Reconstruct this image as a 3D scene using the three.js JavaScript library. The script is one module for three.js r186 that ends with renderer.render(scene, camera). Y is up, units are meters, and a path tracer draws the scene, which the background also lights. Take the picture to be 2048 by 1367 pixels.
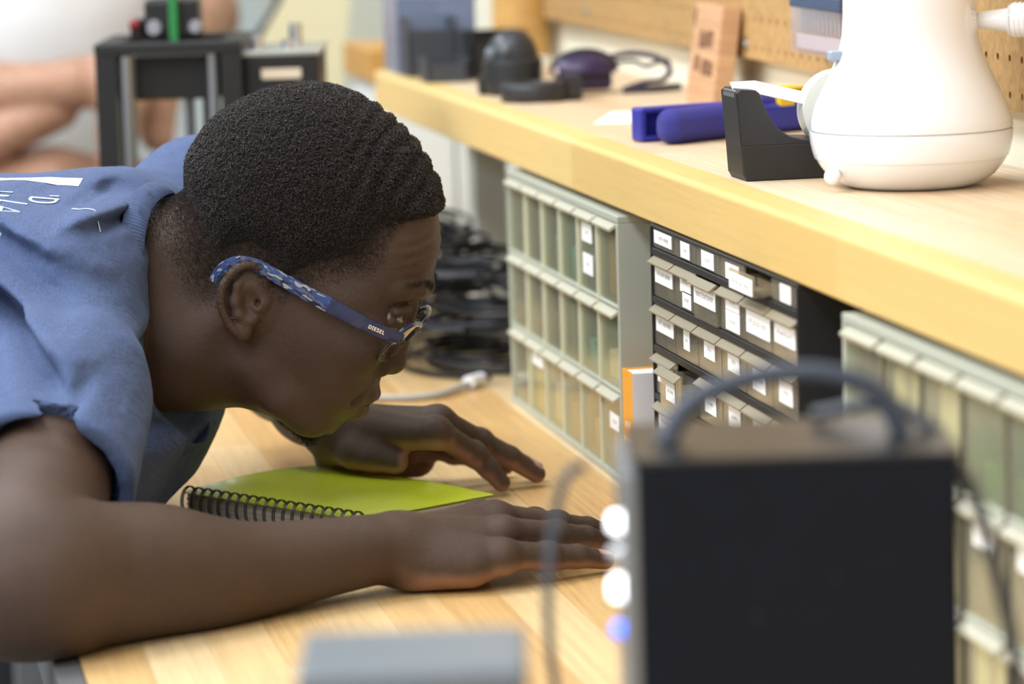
import * as THREE from 'three';
import { RoundedBoxGeometry } from 'three/addons/geometries/RoundedBoxGeometry.js';
import { mergeGeometries, mergeVertices, toCreasedNormals } from 'three/addons/utils/BufferGeometryUtils.js';
import { RectAreaLightUniformsLib } from 'three/addons/lights/RectAreaLightUniformsLib.js';
import { FontLoader } from 'three/addons/loaders/FontLoader.js';
import { TextGeometry } from 'three/addons/geometries/TextGeometry.js';

// ---------------------------------------------------------------- camera, light, exposure
const scene = new THREE.Scene();
const renderer = new THREE.WebGLRenderer({ antialias: true });
renderer.toneMapping = THREE.LinearToneMapping;
renderer.toneMappingExposure = 1.16;
renderer.shadowMap.enabled = true;
RectAreaLightUniformsLib.init();

// long lens (about 120 mm) standing at the end of the bench, tilted slightly to one side
const camera = new THREE.PerspectiveCamera(2 * Math.atan(1367 / 2 / 7000) * 180 / Math.PI, 2048 / 1367, 0.05, 40);
camera.filmGauge = 36;
camera.position.set(0, 1.44, 0);
camera.up.set(0.05590658, 0.98989292, -0.13033214);
camera.lookAt(0.18913634, 1.44 - 0.13867268, -0.97210973);
camera.focus = 2.64;
camera.userData.fStop = 5.0;
scene.add(camera);

const BENCH = 0.919, SHELF_TOP = 1.1914, SHELF_BOTTOM = 1.1475, SHELF_X = 0.634, WALL_X = 0.887, CEIL = 2.9;
scene.background = new THREE.Color(0x000000);

// fluorescent ceiling panels: [x, z, width along x, length along z]
const PANELS = [[-0.55, -1.1, 0.6, 1.2], [-0.55, -2.75, 0.6, 1.2], [-0.55, -4.4, 0.6, 1.2], [-2.2, -1.1, 0.6, 1.2], [-2.2, -2.75, 0.6, 1.2], [-2.2, -4.4, 0.6, 1.2], [-0.55, 0.6, 0.6, 1.2], [-2.2, 0.6, 0.6, 1.2], [0.45, -2.9, 0.14, 1.2]];
const PANEL_COLOR = new THREE.Color(0.94, 0.99, 1.075), PANEL_LIGHT = 11;
for (const [x, z, w, l] of PANELS) {
  const r = new THREE.RectAreaLight(PANEL_COLOR, PANEL_LIGHT, w, l);
  r.position.set(x, CEIL - 0.035, z); r.lookAt(x, 0, z); scene.add(r);
}

// ---------------------------------------------------------------- helpers
function rng(seed) { let s = seed >>> 0; return () => { s = (s + 0x6D2B79F5) >>> 0; let t = s; t = Math.imul(t ^ (t >>> 15), t | 1); t ^= t + Math.imul(t ^ (t >>> 7), t | 61); return ((t ^ (t >>> 14)) >>> 0) / 4294967296; }; }
const rand = rng(7);
const V = (x, y, z) => new THREE.Vector3(x, y, z);
const clamp = (x, a, b) => Math.min(b, Math.max(a, x));
const sstep = (a, b, x) => { const t = clamp((x - a) / (b - a), 0, 1); return t * t * (3 - 2 * t); };
const lerp = (a, b, t) => a + (b - a) * t;
const taken = {};
function numbered(name) { const k = taken[name] = (taken[name] ?? -1) + 1; return k ? name + '_' + String(k).padStart(3, '0') : name; }
function hash3(x, y, z) { let h = Math.imul(x, 374761393) + Math.imul(y, 668265263) + Math.imul(z, 2147483647 ^ 0x5bd1e995); h = Math.imul(h ^ (h >>> 13), 1274126177); return ((h ^ (h >>> 16)) >>> 0) / 4294967296; }
function noise3(x, y, z) {
  const i = Math.floor(x), j = Math.floor(y), k = Math.floor(z); let u = x - i, v = y - j, w = z - k;
  u = u * u * (3 - 2 * u); v = v * v * (3 - 2 * v); w = w * w * (3 - 2 * w);
  const L = (a, b, t) => a + (b - a) * t;
  return L(L(L(hash3(i, j, k), hash3(i + 1, j, k), u), L(hash3(i, j + 1, k), hash3(i + 1, j + 1, k), u), v), L(L(hash3(i, j, k + 1), hash3(i + 1, j, k + 1), u), L(hash3(i, j + 1, k + 1), hash3(i + 1, j + 1, k + 1), u), v), w);
}
const fbm3 = (x, y, z, o = 4) => { let s = 0, a = 0.5, n = 0; for (let i = 0; i < o; i++) { s += a * noise3(x, y, z); n += a; a *= 0.5; x *= 2.03; y *= 2.03; z *= 2.03; } return s / n; };
// a tiling grey or coloured texture from f(u, v) in 0..1
function tex(w, h, f, srgb = true) {
  const d = new Uint8Array(w * h * 4);
  for (let y = 0; y < h; y++) for (let x = 0; x < w; x++) { const c = f(x / w, y / h); const o = (y * w + x) * 4; for (let k = 0; k < 3; k++) d[o + k] = clamp(Math.round((Array.isArray(c) ? c[k] : c) * 255), 0, 255); d[o + 3] = 255; }
  const t = new THREE.DataTexture(d, w, h); t.wrapS = t.wrapT = THREE.RepeatWrapping; t.magFilter = THREE.LinearFilter; t.minFilter = THREE.LinearMipmapLinearFilter;
  if (srgb) t.colorSpace = THREE.SRGBColorSpace; t.needsUpdate = true; return t;
}
// noise that repeats after 1 in u and v
const tile = (f) => (u, v) => { const a = sstep(0, 1, u), b = sstep(0, 1, v); return lerp(lerp(f(u, v), f(u - 1, v), a), lerp(f(u, v - 1), f(u - 1, v - 1), a), b); };
function scaled(t, su, sv) { const c = t.clone(); c.repeat.set(su, sv); c.needsUpdate = true; return c; }
function mat(hex, roughness = 0.6, extra = {}) { return new THREE.MeshPhysicalMaterial({ color: hex, roughness, ...extra }); }
function tag(o, label, category, group, kind) { o.userData.label = label; o.userData.category = category; if (group) o.userData.group = group; if (kind) o.userData.kind = kind; return o; }
function add(name, geo, m, parent) {
  const o = new THREE.Mesh(Array.isArray(geo) ? (geo.length > 1 ? mergeAll(geo) : geo[0]) : geo, m);
  o.name = parent ? name : numbered(name); o.castShadow = o.receiveShadow = true; (parent || scene).add(o); return o;
}
function thing(name, label, category, pos = [0, 0, 0], turn = 0, group) {
  const o = new THREE.Group(); o.name = numbered(name); o.position.set(...pos); o.rotation.y = turn; scene.add(o); return tag(o, label, category, group);
}
function struct(name, geo, m) { const o = add(name, geo, m); o.userData.kind = 'structure'; return o; }
function mergeAll(list) {
  return mergeGeometries(list.map((g) => { const q = g.index ? g.toNonIndexed() : g; for (const k of Object.keys(q.attributes)) if (!['position', 'normal', 'uv'].includes(k)) q.deleteAttribute(k); if (!q.attributes.uv) q.setAttribute('uv', new THREE.BufferAttribute(new Float32Array(q.attributes.position.count * 2), 2)); return q; }));
}
// box from corner to corner with uv in metres; grain: axis that u follows
function metreUV(g, grain = 2, du = 0, dv = 0) {
  const p = g.attributes.position, n = g.attributes.normal, uv = new Float32Array(p.count * 2);
  for (let i = 0; i < p.count; i++) {
    const c = [p.getX(i), p.getY(i), p.getZ(i)], m = [Math.abs(n.getX(i)), Math.abs(n.getY(i)), Math.abs(n.getZ(i))];
    const ax = m[0] >= m[1] && m[0] >= m[2] ? 0 : m[1] >= m[2] ? 1 : 2, o = [0, 1, 2].filter((k) => k !== ax);
    const a = o.includes(grain) ? grain : o[0], b = o.find((k) => k !== a);
    uv[2 * i] = c[a] + du; uv[2 * i + 1] = c[b] + dv;
  }
  g.setAttribute('uv', new THREE.BufferAttribute(uv, 2)); return g;
}
function bx(x0, x1, y0, y1, z0, z1, r = 0, grain = 2) {
  const w = x1 - x0, h = y1 - y0, l = z1 - z0;
  const g = r ? new RoundedBoxGeometry(w, h, l, 2, Math.min(r, w / 2.01, h / 2.01, l / 2.01)) : new THREE.BoxGeometry(w, h, l);
  g.translate((x0 + x1) / 2, (y0 + y1) / 2, (z0 + z1) / 2); return metreUV(g, grain);
}
function cyl(a, b, r0, r1 = r0, n = 20, open = false) {
  const A = Array.isArray(a) ? V(...a) : a, B = Array.isArray(b) ? V(...b) : b, d = B.clone().sub(A), g = new THREE.CylinderGeometry(r1, r0, d.length(), n, 1, open);
  g.translate(0, d.length() / 2, 0); g.applyQuaternion(new THREE.Quaternion().setFromUnitVectors(V(0, 1, 0), d.normalize())); g.translate(A.x, A.y, A.z); return g;
}
function tube(pts, r, seg = 60, n = 8, closed = false) { return new THREE.TubeGeometry(new THREE.CatmullRomCurve3(pts.map((p) => (p.isVector3 ? p : V(...p))), closed, 'centripetal'), seg, r, n, closed); }
function ball(x, y, z, r, s = 16) { return new THREE.SphereGeometry(r, s, Math.round(s * 0.7)).translate(x, y, z); }
function lathe(pts, n = 48) { return new THREE.LatheGeometry(pts.map(([r, y]) => new THREE.Vector2(r, y)), n); }
function extrude(pts, depth, bevel = 0) {
  const s = new THREE.Shape(pts.map(([x, y]) => new THREE.Vector2(x, y)));
  return new THREE.ExtrudeGeometry(s, { depth, bevelEnabled: bevel > 0, bevelSize: bevel, bevelThickness: bevel, bevelSegments: 2, curveSegments: 8 });
}

// ---------------------------------------------------------------- shared textures and materials
const grainF = tile((u, v) => fbm3(u * 6, v * 90, 3.3, 4) * 0.7 + fbm3(u * 30, v * 260, 9.1, 2) * 0.3);
const woodTex = tex(512, 512, (u, v) => { const g = grainF(u, v); const k = 0.86 + 0.22 * (g - 0.5) * 1.6 + 0.04; return [k, k * (0.985 + 0.02 * g), k * (0.95 + 0.06 * g)]; });
const woodMap = scaled(woodTex, 1.6, 4);           // uv in metres
const softWood = scaled(tex(512, 512, (u, v) => { const g = grainF(u, v); const k = 0.94 + 0.10 * (g - 0.5); return [k, k, k * 0.985]; }), 1.6, 4);
const speckF = tile((u, v) => fbm3(u * 40, v * 40, 1.7, 3));
const speckTex = tex(256, 256, (u, v) => 0.8 + 0.4 * (speckF(u, v) - 0.5));
const bumpF = tile((u, v) => fbm3(u * 64, v * 64, 5.5, 2));
const fineBump = tex(256, 256, (u, v) => bumpF(u, v), false);
const WOODS = [0xe2bd85, 0xe9c996, 0xdcb276, 0xecd1a4, 0xe5c28c].map((c) => mat(c, 0.42, { map: woodMap, clearcoat: 0.15, clearcoatRoughness: 0.4 }));
const EDGE_WOODS = [0xe2c27f, 0xe6c887, 0xdfbd79].map((c) => mat(c, 0.5, { map: softWood }));
const PALE_WOODS = [0xe9cfae, 0xecd6b9, 0xe5c8a4, 0xead1b2].map((c) => mat(c, 0.45, { map: woodMap }));
const blackPlastic = mat(0x17181a, 0.45), darkPlastic = mat(0x26282c, 0.5), steel = mat(0xb9bcc0, 0.32, { metalness: 1 }), white = mat(0xeeeeec, 0.5);
const creamWall = mat(0xebe9d6, 0.85);
const paleWall = mat(0xd3dde0, 0.85);
// ---------------------------------------------------------------- the room
const LIGHT_FACE = mat(0xf4f4f0, 0.6, { emissive: new THREE.Color(1, 0.965, 0.9), emissiveIntensity: 3 });
struct('floor', bx(-4, WALL_X + 0.1, -0.1, 0, -7.2, 2.6), mat(0x8f8c86, 0.5, { map: scaled(speckTex, 1, 1) }));
struct('ceiling', bx(-4, WALL_X + 0.1, CEIL, CEIL + 0.1, -7.2, 2.6), mat(0xe8e8e4, 0.9));
struct('wall_right', bx(WALL_X, WALL_X + 0.1, 0, CEIL, -7.2, 2.6), creamWall);
struct('wall_left', bx(-4.1, -4, 0, CEIL, -7.2, 2.6), mat(0xdcd9d2, 0.9));
struct('wall_far', bx(-4, WALL_X, 0, CEIL, -7.2, -7.1), paleWall);
struct('wall_back', bx(-4, WALL_X, 0, CEIL, 2.5, 2.6), mat(0xdcd9d2, 0.9));
PANELS.forEach(([x, z, w, l], i) => {
  const t = thing('ceiling_light', 'flat white fluorescent ceiling panel overhead', 'ceiling light', [x, CEIL, z], 0, 'ceiling light panels');
  add('light_housing', bx(-w / 2 - 0.03, w / 2 + 0.03, -0.02, 0, -l / 2 - 0.03, l / 2 + 0.03, 0.004), white, t);
  add('light_diffuser', bx(-w / 2, w / 2, -0.03, -0.02, -l / 2, l / 2), LIGHT_FACE, t);
});

// ---------------------------------------------------------------- butcher-block bench: every stave a piece of its own
{
  const t = thing('workbench', 'long maple butcher-block workbench the man leans on', 'workbench', [0, 0, 0]);
  const X0 = 0.146, PW = 0.0435, Z0 = -4.3, Z1 = -0.55, rr = rng(21);
  for (let i = 0; ; i++) {
    const a = X0 + i * PW; if (a > WALL_X - 0.005) break; const b = Math.min(a + PW, WALL_X - 0.002);
    let z = Z0, k = 0;
    while (z < Z1 - 0.02) {
      const e = Math.min(Z1, z + 0.5 + rr() * 0.75); const zz = e > Z1 - 0.25 ? Z1 : e;
      const g = bx(a + 0.00012, b - 0.00012, BENCH - 0.044, BENCH - rr() * 0.0002, z + 0.00015, zz - 0.00015, 0); metreUV(g, 2, rr() * 3, rr() * 3);
      add('plank', g, WOODS[Math.floor(rr() * WOODS.length)], t); z = zz; k++;
    }
  }
  const frame = mat(0x6d7073, 0.5, { metalness: 0.3 });
  add('edge_strip', bx(0.128, 0.1459, BENCH - 0.046, BENCH - 0.001, Z0, Z1, 0.002), frame, t);
  add('apron', bx(0.19, WALL_X - 0.01, BENCH - 0.13, BENCH - 0.0442, Z0 + 0.05, Z1 - 0.05), frame, t);
  for (const [x, z] of [[0.22, -4.2], [0.22, -2.4], [0.22, -0.65], [0.83, -4.2], [0.83, -0.65]]) add('leg', bx(x - 0.03, x + 0.03, 0, BENCH - 0.1301, z - 0.03, z + 0.03, 0.004), frame, t);
}
// ---------------------------------------------------------------- raised maple shelf over the back of the bench
{
  const t = thing('riser_shelf', 'thick maple riser shelf running along the wall above the drawer cabinets', 'shelf', [0, 0, 0]);
  const rr = rng(5), Z0 = -4.05, Z1 = -0.55, r = 0.005, H = SHELF_TOP - SHELF_BOTTOM;
  const prof = new THREE.Shape(); // front stave section: x inwards, y up, rounded upper front edge
  prof.moveTo(0.0015, 0); prof.lineTo(0.03, 0); prof.lineTo(0.03, H); prof.lineTo(r, H); prof.absarc(r, H - r, r, Math.PI / 2, Math.PI, false); prof.lineTo(0, 0.0015);
  for (let z = Z0; z < Z1 - 0.01;) {
    let e = Math.min(Z1, z + 0.35 + rr() * 0.5); if (e > Z1 - 0.2) e = Z1;
    const g = new THREE.ExtrudeGeometry(prof, { depth: e - z - 0.0002, bevelEnabled: false, curveSegments: 6 }).translate(SHELF_X, SHELF_BOTTOM, z);
    add('front_stave', metreUV(g, 2, rr() * 3, rr() * 3), EDGE_WOODS[Math.floor(rr() * 3)], t); z = e;
  }
  for (let i = 0; i < 6; i++) {
    const a = SHELF_X + 0.0301 + i * 0.0371, b = Math.min(a + 0.037, WALL_X - 0.001);
    for (let z = Z0; z < Z1 - 0.01;) {
      let e = Math.min(Z1, z + 0.5 + rr() * 0.7); if (e > Z1 - 0.25) e = Z1;
      const g = bx(a, b, SHELF_BOTTOM, SHELF_TOP - rr() * 0.0001, z + 0.0001, e - 0.0001); metreUV(g, 2, rr() * 3, rr() * 3);
      add('plank', g, PALE_WOODS[Math.floor(rr() * 4)], t); z = e;
    }
  }
  const post = mat(0xc6d0d2, 0.5);
  for (const z of [-4.0, -3.42]) add('support_post', bx(0.735, 0.775, BENCH, SHELF_BOTTOM, z - 0.02, z + 0.02, 0.003), post, t);
}
// ---------------------------------------------------------------- pegboard strip on the wall
{
  const t = thing('pegboard', 'tan pegboard fixed along the wall above the shelf', 'pegboard', [0, 0, 0]);
  const y0 = 1.2385, y1 = 1.8, z0 = -4.19, z1 = -0.6, x0 = WALL_X - 0.0215, th = 0.006;
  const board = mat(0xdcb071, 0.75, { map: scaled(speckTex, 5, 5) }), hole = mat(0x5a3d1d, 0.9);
  // perforated sheet where the rows can be told apart, plain above
  const s = new THREE.Shape([[z0, y0], [z1, y0], [z1, y1], [z0, y1]].map(([a, b]) => new THREE.Vector2(a, b)));
  for (let r = 0; r < 3; r++) for (let z = z0 + 0.02; z < -1.9; z += 0.0268) { const p = new THREE.Path(); p.absarc(z, 1.2495 + r * 0.0274, 0.003, 0, Math.PI * 2, true); s.holes.push(p); }
  const g = new THREE.ExtrudeGeometry(s, { depth: th, bevelEnabled: false, curveSegments: 4 }); // drawn in (z, y), turned to stand along z
  g.applyMatrix4(new THREE.Matrix4().set(0, 0, 1, x0, 0, 1, 0, 0, 1, 0, 0, 0, 0, 0, 0, 1)); const ix = g.index; 
  // the turn mirrors the sheet, so flip the winding
  const pos = g.attributes.position.array, nor = g.attributes.normal.array; for (let i = 0; i < pos.length; i += 9) for (let k = 0; k < 3; k++) { let q = pos[i + 3 + k]; pos[i + 3 + k] = pos[i + 6 + k]; pos[i + 6 + k] = q; q = nor[i + 3 + k]; nor[i + 3 + k] = nor[i + 6 + k]; nor[i + 6 + k] = q; }
  add('perforated_sheet', metreUV(g, 2), board, t);
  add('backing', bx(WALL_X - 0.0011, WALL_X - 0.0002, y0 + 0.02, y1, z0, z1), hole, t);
  add('lower_batten', bx(WALL_X - 0.0154, WALL_X - 0.0003, y0, y0 + 0.02, z0, z1), mat(0xc99650, 0.6, { map: woodMap }), t);
  for (const [y, z] of [[1.252, -3.234], [1.2485, -2.57], [1.256, -3.94], [1.2785, -3.30], [1.256, -1.95]]) {
    const b = add('bolt', [cyl([x0 - 0.0008, y, z], [x0, y, z], 0.0062, 0.0062, 18), cyl([x0 - 0.0035, y, z], [x0 - 0.0008, y, z], 0.0036, 0.004, 6)], steel, t);
  }
}
// ---------------------------------------------------------------- drawer cabinets under the shelf
const clearPane = mat(0xece8da, 0.12, { transmission: 0.9, thickness: 0, ior: 1.4 });
const greenPane = mat(0xf0f2e4, 0.14, { transmission: 0.9, thickness: 0, ior: 1.38 });
const pullMat = mat(0xc6c4b0, 0.35, { transmission: 0.25, thickness: 0 });
const thinPull = mat(0xa39880, 0.3, { transmission: 0.3, thickness: 0 });
// one printed sheet holds the text of all labels; each label shows its own strip of it
const LABELS = ['~7', '~5', 'Card Connector', 'Static-Sensitive', 'NPN Small-Signal Transistors', '~6', '~9', '~6', 'Header & IC Board Connectors', 'BIFET Op-Amps', 'PNP Small-Signal Transistors', '~9', '~8', '~5', 'Barrier Strips', '~6', '~7', '~8', '~6', '~7', 'Wire Wrap', '~5', '~6', '~4', '~5', '~7']; // ~n: lettering too small to read, n strokes long
const labelSheet = (() => {
  const c = document.createElement('canvas'); c.width = 1024; c.height = 2048; const g = c.getContext('2d'); g.fillStyle = '#f3f3f1'; g.fillRect(0, 0, 1024, 2048); g.fillStyle = '#1b1b1b'; g.textAlign = 'center'; g.textBaseline = 'middle';
  LABELS.forEach((s, i) => {
    if (s[0] === '~') { const rr = rng(i + 50), n = +s.slice(1) * 6; for (let k = 0; k < n; k++) if (rr() > 0.2) g.fillRect(512 + (k - n / 2) * 15, i * 76 + (rr() > 0.75 ? 14 : 26), 5 + rr() * 5, 30); return; }
    let f = 60; g.font = f + 'px sans-serif'; while (g.measureText(s).width > 960) { f -= 2; g.font = f + 'px sans-serif'; } g.fillText(s, 512, i * 76 + 38); });
  const t = new THREE.CanvasTexture(c); t.colorSpace = THREE.SRGBColorSpace; t.flipY = true; return t;
})();
const labelMat = mat(0xffffff, 0.6, { map: labelSheet });
// a paper label facing -x: centre (y, z), width along z, height; the reader's left is at the far end
function labelGeo(x, y, z, w, h, i) {
  const g = new THREE.BoxGeometry(0.0003, h, w), uv = g.attributes.uv, n = g.attributes.normal, p = g.attributes.position;
  const rows = 2048, v1 = 1 - (i * 76) / rows, v0 = 1 - (i * 76 + 76) / rows, mid = (v0 + v1) / 2, hv = (v1 - v0) / 2;
  for (let k = 0; k < p.count; k++) {
    if (n.getX(k) < -0.5) { const s = p.getZ(k) / w + 0.5, t = p.getY(k) / h; const tt = clamp(t * h / Math.max(0.006, w * 0.09) , -0.5, 0.5); uv.setXY(k, s, mid + 2 * hv * tt); } else uv.setXY(k, 0.001, 0.0005);
  }
  g.translate(x, y, z); return g;
}
function labelParts(x, y, z, w, h, i) { // printed band between two plain bands, so that the lettering keeps its size
  const th = Math.min(h, w * 0.09 + 0.002), out = [];
  if (h <= th * 1.15) return [labelGeo(x, y, z, w, h, i)];
  const blank = (ya, yb) => { const g = bx(x - 0.00015, x + 0.00015, ya, yb, z - w / 2, z + w / 2); const uv = g.attributes.uv; for (let k = 0; k < uv.count; k++) uv.setXY(k, 0.001, 0.0005); return g; };
  return [labelGeo(x, y, z, w, th, i), blank(y + th / 2, y + h / 2), blank(y - h / 2, y - th / 2)];
}
function cabinet({ name, label, x, depth, y0, y1, z0, z1, frame, rows, cols, edge, ledge, pane, pull, pullSize, contents, labels, out = {}, heights, stile = 0, stileColor = stileMat, topPulls = true }) {
  const t = thing(name, label, 'drawer cabinet', [x, y0, z0]); const W = z1 - z0, H = y1 - y0;
  add('casing', [bx(0, depth, 0, edge, 0, W, 0.001), bx(0, depth, H - edge, H, 0, W, 0.001), bx(0, depth, edge, H - edge, 0, edge, 0.001), bx(0, depth, edge, H - edge, W - edge, W, 0.001), bx(depth - 0.003, depth, edge, H - edge, edge, W - edge)], frame, t);
  const cut = heights || Array.from({ length: rows + 1 }, (_, r) => H - edge - r * (H - 2 * edge) / rows), pw = (W - 2 * edge) / cols, rr = rng(Math.round(-z0 * 1000));
  for (let r = 1; r < rows; r++) add('shelf_rail', [bx(0.0005, 0.010, cut[r] - ledge / 2, cut[r] + ledge / 2, edge, W - edge, 0.001), bx(0.010, depth - 0.003, cut[r] - 0.0008, cut[r] + 0.0008, edge, W - edge)], frame, t);
  if (stile) for (let c = 1; c < cols; c++) add('divider', bx(0.0004, 0.010, edge, H - edge, edge + c * pw - stile / 2, edge + c * pw + stile / 2), stileColor, t);
  for (let r = 0; r < rows; r++) for (let c = 0; c < cols; c++) {
    const za = edge + c * pw + 0.0015 + stile / 2, zb = edge + (c + 1) * pw - 0.0015 - stile / 2, yb = cut[r] - (r ? ledge / 2 : 0) - 0.001, ya = cut[r + 1] + (r < rows - 1 ? ledge / 2 : 0) + 0.001;
    const xo = 0.002 - (out[r + ',' + c] || 0), w = 0.0014, L = depth - 0.02;
    const d = add('drawer', [bx(xo, xo + w, ya, yb, za, zb), bx(xo + w, xo + L, ya, ya + w, za, zb), bx(xo + w, xo + L, ya + w, yb - 0.006, za, za + w), bx(xo + w, xo + L, ya + w, yb - 0.006, zb - w, zb), bx(xo + L - w, xo + L, ya + w, yb - 0.006, za + w, zb - w)], pane, t);
    // finger pull: a lip folded outwards and down from the top edge of the drawer front
    const [po, pd, pt] = pullSize, wz = zb - za - 0.0015;
    const lip = extrude([[0, 0], [-po, -pd], [-po - 0.0008, -pd - pt * 0.2], [-po, -pd - pt], [0, -pt]], wz, 0.0002); lip.translate(xo, yb, za + 0.0007);
    if (r || topPulls) add('finger_pull', lip, pull, d);
    const stuff = contents(r, c, rr); // small parts lying in the drawer
    if (stuff) { const [m, fill] = stuff; const top = ya + w + (yb - ya - 0.006) * fill; const bits = [bx(xo + 0.02, xo + 0.022, ya + w, yb - 0.008, za + w, zb - w)];
      for (let k = 0; k < 3; k++) { const a = lerp(za + w, zb - w, k / 3), b = lerp(za + w, zb - w, (k + 1) / 3); bits.push(bx(xo + 0.004 + rr() * 0.006, xo + L - 0.01, ya + w, top - rr() * 0.006, a + 0.0006, b - 0.0006, 0.002)); }
      add('loose_parts', bits, m, d); }
    const lab = labels(r, c);
    if (lab) for (const [i, w0, h0, dy, dz] of lab) add('paper_label', labelParts(xo - 0.0004, (ya + yb) / 2 + dy * (yb - ya), (za + zb) / 2 + dz * (zb - za), w0 * (zb - za), h0 * (yb - ya), i), labelMat, d);
  }
  return t;
}
const dark = mat(0x55534a, 0.7), grey = mat(0x8c8d84, 0.6), tan = mat(0xc4a883, 0.8), teal = mat(0x6fb4ba, 0.5), yellow = mat(0xe3cc3a, 0.5), red = mat(0xb04038, 0.5), brown = mat(0xa08d70, 0.8), amber = mat(0xb98d2a, 0.5), greenPart = mat(0x5d8a35, 0.5), bone = mat(0xe3d8c2, 0.7);
const stileMat = mat(0xd2d0b6, 0.5), greyFrame = mat(0xb4b9ac, 0.42, { metalness: 0.2 }), blackFrame = mat(0x1d1e21, 0.42);
cabinet({
  name: 'parts_cabinet', label: 'grey-green steel cabinet of three rows of clear drawers, beside the orange book', x: 0.63, depth: 0.16, y0: BENCH, y1: 1.1425, z0: -3.245, z1: -2.775, frame: greyFrame, rows: 3, cols: 6, edge: 0.006, ledge: 0.003, stile: 0.004, pane: greenPane, pull: pullMat, pullSize: [0.006, 0.004, 0.0026],
  contents: (r, c, rr) => [({ '0,3': teal, '0,5': amber, '1,5': bone, '1,4': teal, '2,1': yellow, '2,2': bone, '0,0': grey, '2,4': tan, '2,5': tan, '2,3': brown })[r + ',' + c] || [dark, grey, dark, brown][Math.floor(rr() * 4)], ({ '0,3': 0.45, '1,4': 0.4, '0,5': 0.9 })[r + ',' + c] || 0.35 + rr() * 0.5],
  labels: (r, c) => ({ '0,4': [[22, 0.55, 0.24, 0.22, -0.05], [23, 0.55, 0.26, -0.18, -0.02]], '2,1': [[21, 0.66, 0.26, 0.3, 0]], '2,5': [[24, 0.5, 0.2, 0.12, 0.15]], '1,2': null })[r + ',' + c],
});
cabinet({
  name: 'parts_cabinet', label: 'black cabinet of many small labelled clear drawers under the shelf', x: 0.632, depth: 0.15, y0: BENCH, y1: 1.1472, z0: -2.668, z1: -2.246, frame: blackFrame, rows: 6, cols: 6, edge: 0.002, ledge: 0.0055, heights: [0.2262, 0.2070, 0.1685, 0.1300, 0.0915, 0.0530, 0.0145], topPulls: false, pane: clearPane, pull: thinPull, pullSize: [0.005, 0.004, 0.0014],
  contents: (r, c, rr) => [rr() < 0.6 ? dark : rr() < 0.5 ? brown : grey, 0.3 + rr() * 0.5],
  labels: (r, c) => ([
    [[[0, 0.85, 0.7, 0.08, 0]], [[1, 0.42, 0.85, 0, 0.02]], [[2, 0.55, 0.85, 0, 0]], [[3, 0.56, 0.8, -0.08, 0.02]], [[4, 0.93, 0.8, -0.05, 0]], [[5, 0.4, 0.85, 0, 0.05]]],
    [[[6, 0.85, 0.5, 0.1, 0]], [[7, 0.5, 0.55, 0.2, 0], [18, 0.4, 0.4, -0.25, 0.05]], [[8, 0.95, 0.52, 0.12, 0]], [[9, 0.58, 0.44, 0.25, 0], [3, 0.58, 0.46, -0.22, 0]], [[10, 0.94, 0.55, 0, 0]], [[11, 0.78, 0.48, 0.05, 0]]],
    [[[12, 0.85, 0.5, 0.1, 0]], [[23, 0.28, 0.5, 0, 0]], [[14, 0.48, 0.5, 0.08, 0]], [[14, 0.48, 0.5, 0.08, 0]], [[17, 0.5, 0.5, -0.05, 0]], [[16, 0.5, 0.5, 0, 0]]],
    [[[18, 0.8, 0.5, 0.05, 0]], [[25, 0.42, 0.5, 0, 0.02]], [[21, 0.5, 0.5, 0, 0]], [[22, 0.5, 0.5, 0, 0]], [[19, 0.55, 0.5, 0, 0]], [[17, 0.72, 0.5, 0, 0.05]]],
    [[[6, 0.8, 0.5, 0.05, 0]], [[15, 0.4, 0.5, 0, 0]], [[13, 0.5, 0.5, 0, 0]], [[20, 0.94, 0.5, 0.02, 0]], null, [[11, 0.7, 0.5, 0, 0]]],
  ][r] || [])[c],
  out: { '0,4': 0.012, '3,1': 0.014, '1,2': 0.003 },
});
cabinet({
  name: 'parts_cabinet', label: 'grey-green cabinet of tall clear drawers behind the black equipment case', x: 0.63, depth: 0.16, y0: BENCH, y1: 1.1425, z0: -2.134, z1: -1.664, frame: greyFrame, rows: 3, cols: 6, edge: 0.006, ledge: 0.003, stile: 0.004, stileColor: mat(0x6e6857, 0.6), pane: greenPane, pull: pullMat, pullSize: [0.006, 0.004, 0.0026],
  contents: (r, c, rr) => [({ '0,0': dark, '0,1': bone, '0,2': bone, '0,3': greenPart, '0,4': greenPart, '1,3': dark, '1,4': dark, '2,4': tan, '2,5': tan })[r + ',' + c] || bone, ({ '0,3': 0.3, '0,4': 0.35 })[r + ',' + c] || 0.85],
  labels: (r, c) => (r === 1 && c > 1 ? [[21 + c % 4, 0.6, 0.22, 0.25, 0]] : null),
});
// orange book standing in the gap between the two cabinets
{
  const t = thing('orange_book', 'orange paperback standing between the grey-green and the black cabinet', 'book', [0.62, BENCH, -2.725]);
  add('cover', [bx(0, 0.0015, 0, 0.106, 0, 0.0335), bx(0.0015, 0.13, 0, 0.106, 0, 0.0012)], mat(0xf0a21e, 0.4), t);
  add('back_cover', bx(0.0004, 0.13, 0, 0.106, 0.0336, 0.0348), mat(0xd4d3d6, 0.5), t);
  add('page_block', bx(0.0016, 0.128, 0.0015, 0.1045, 0.0013, 0.0327), mat(0xdcd8d4, 0.8), t);
}
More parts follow.
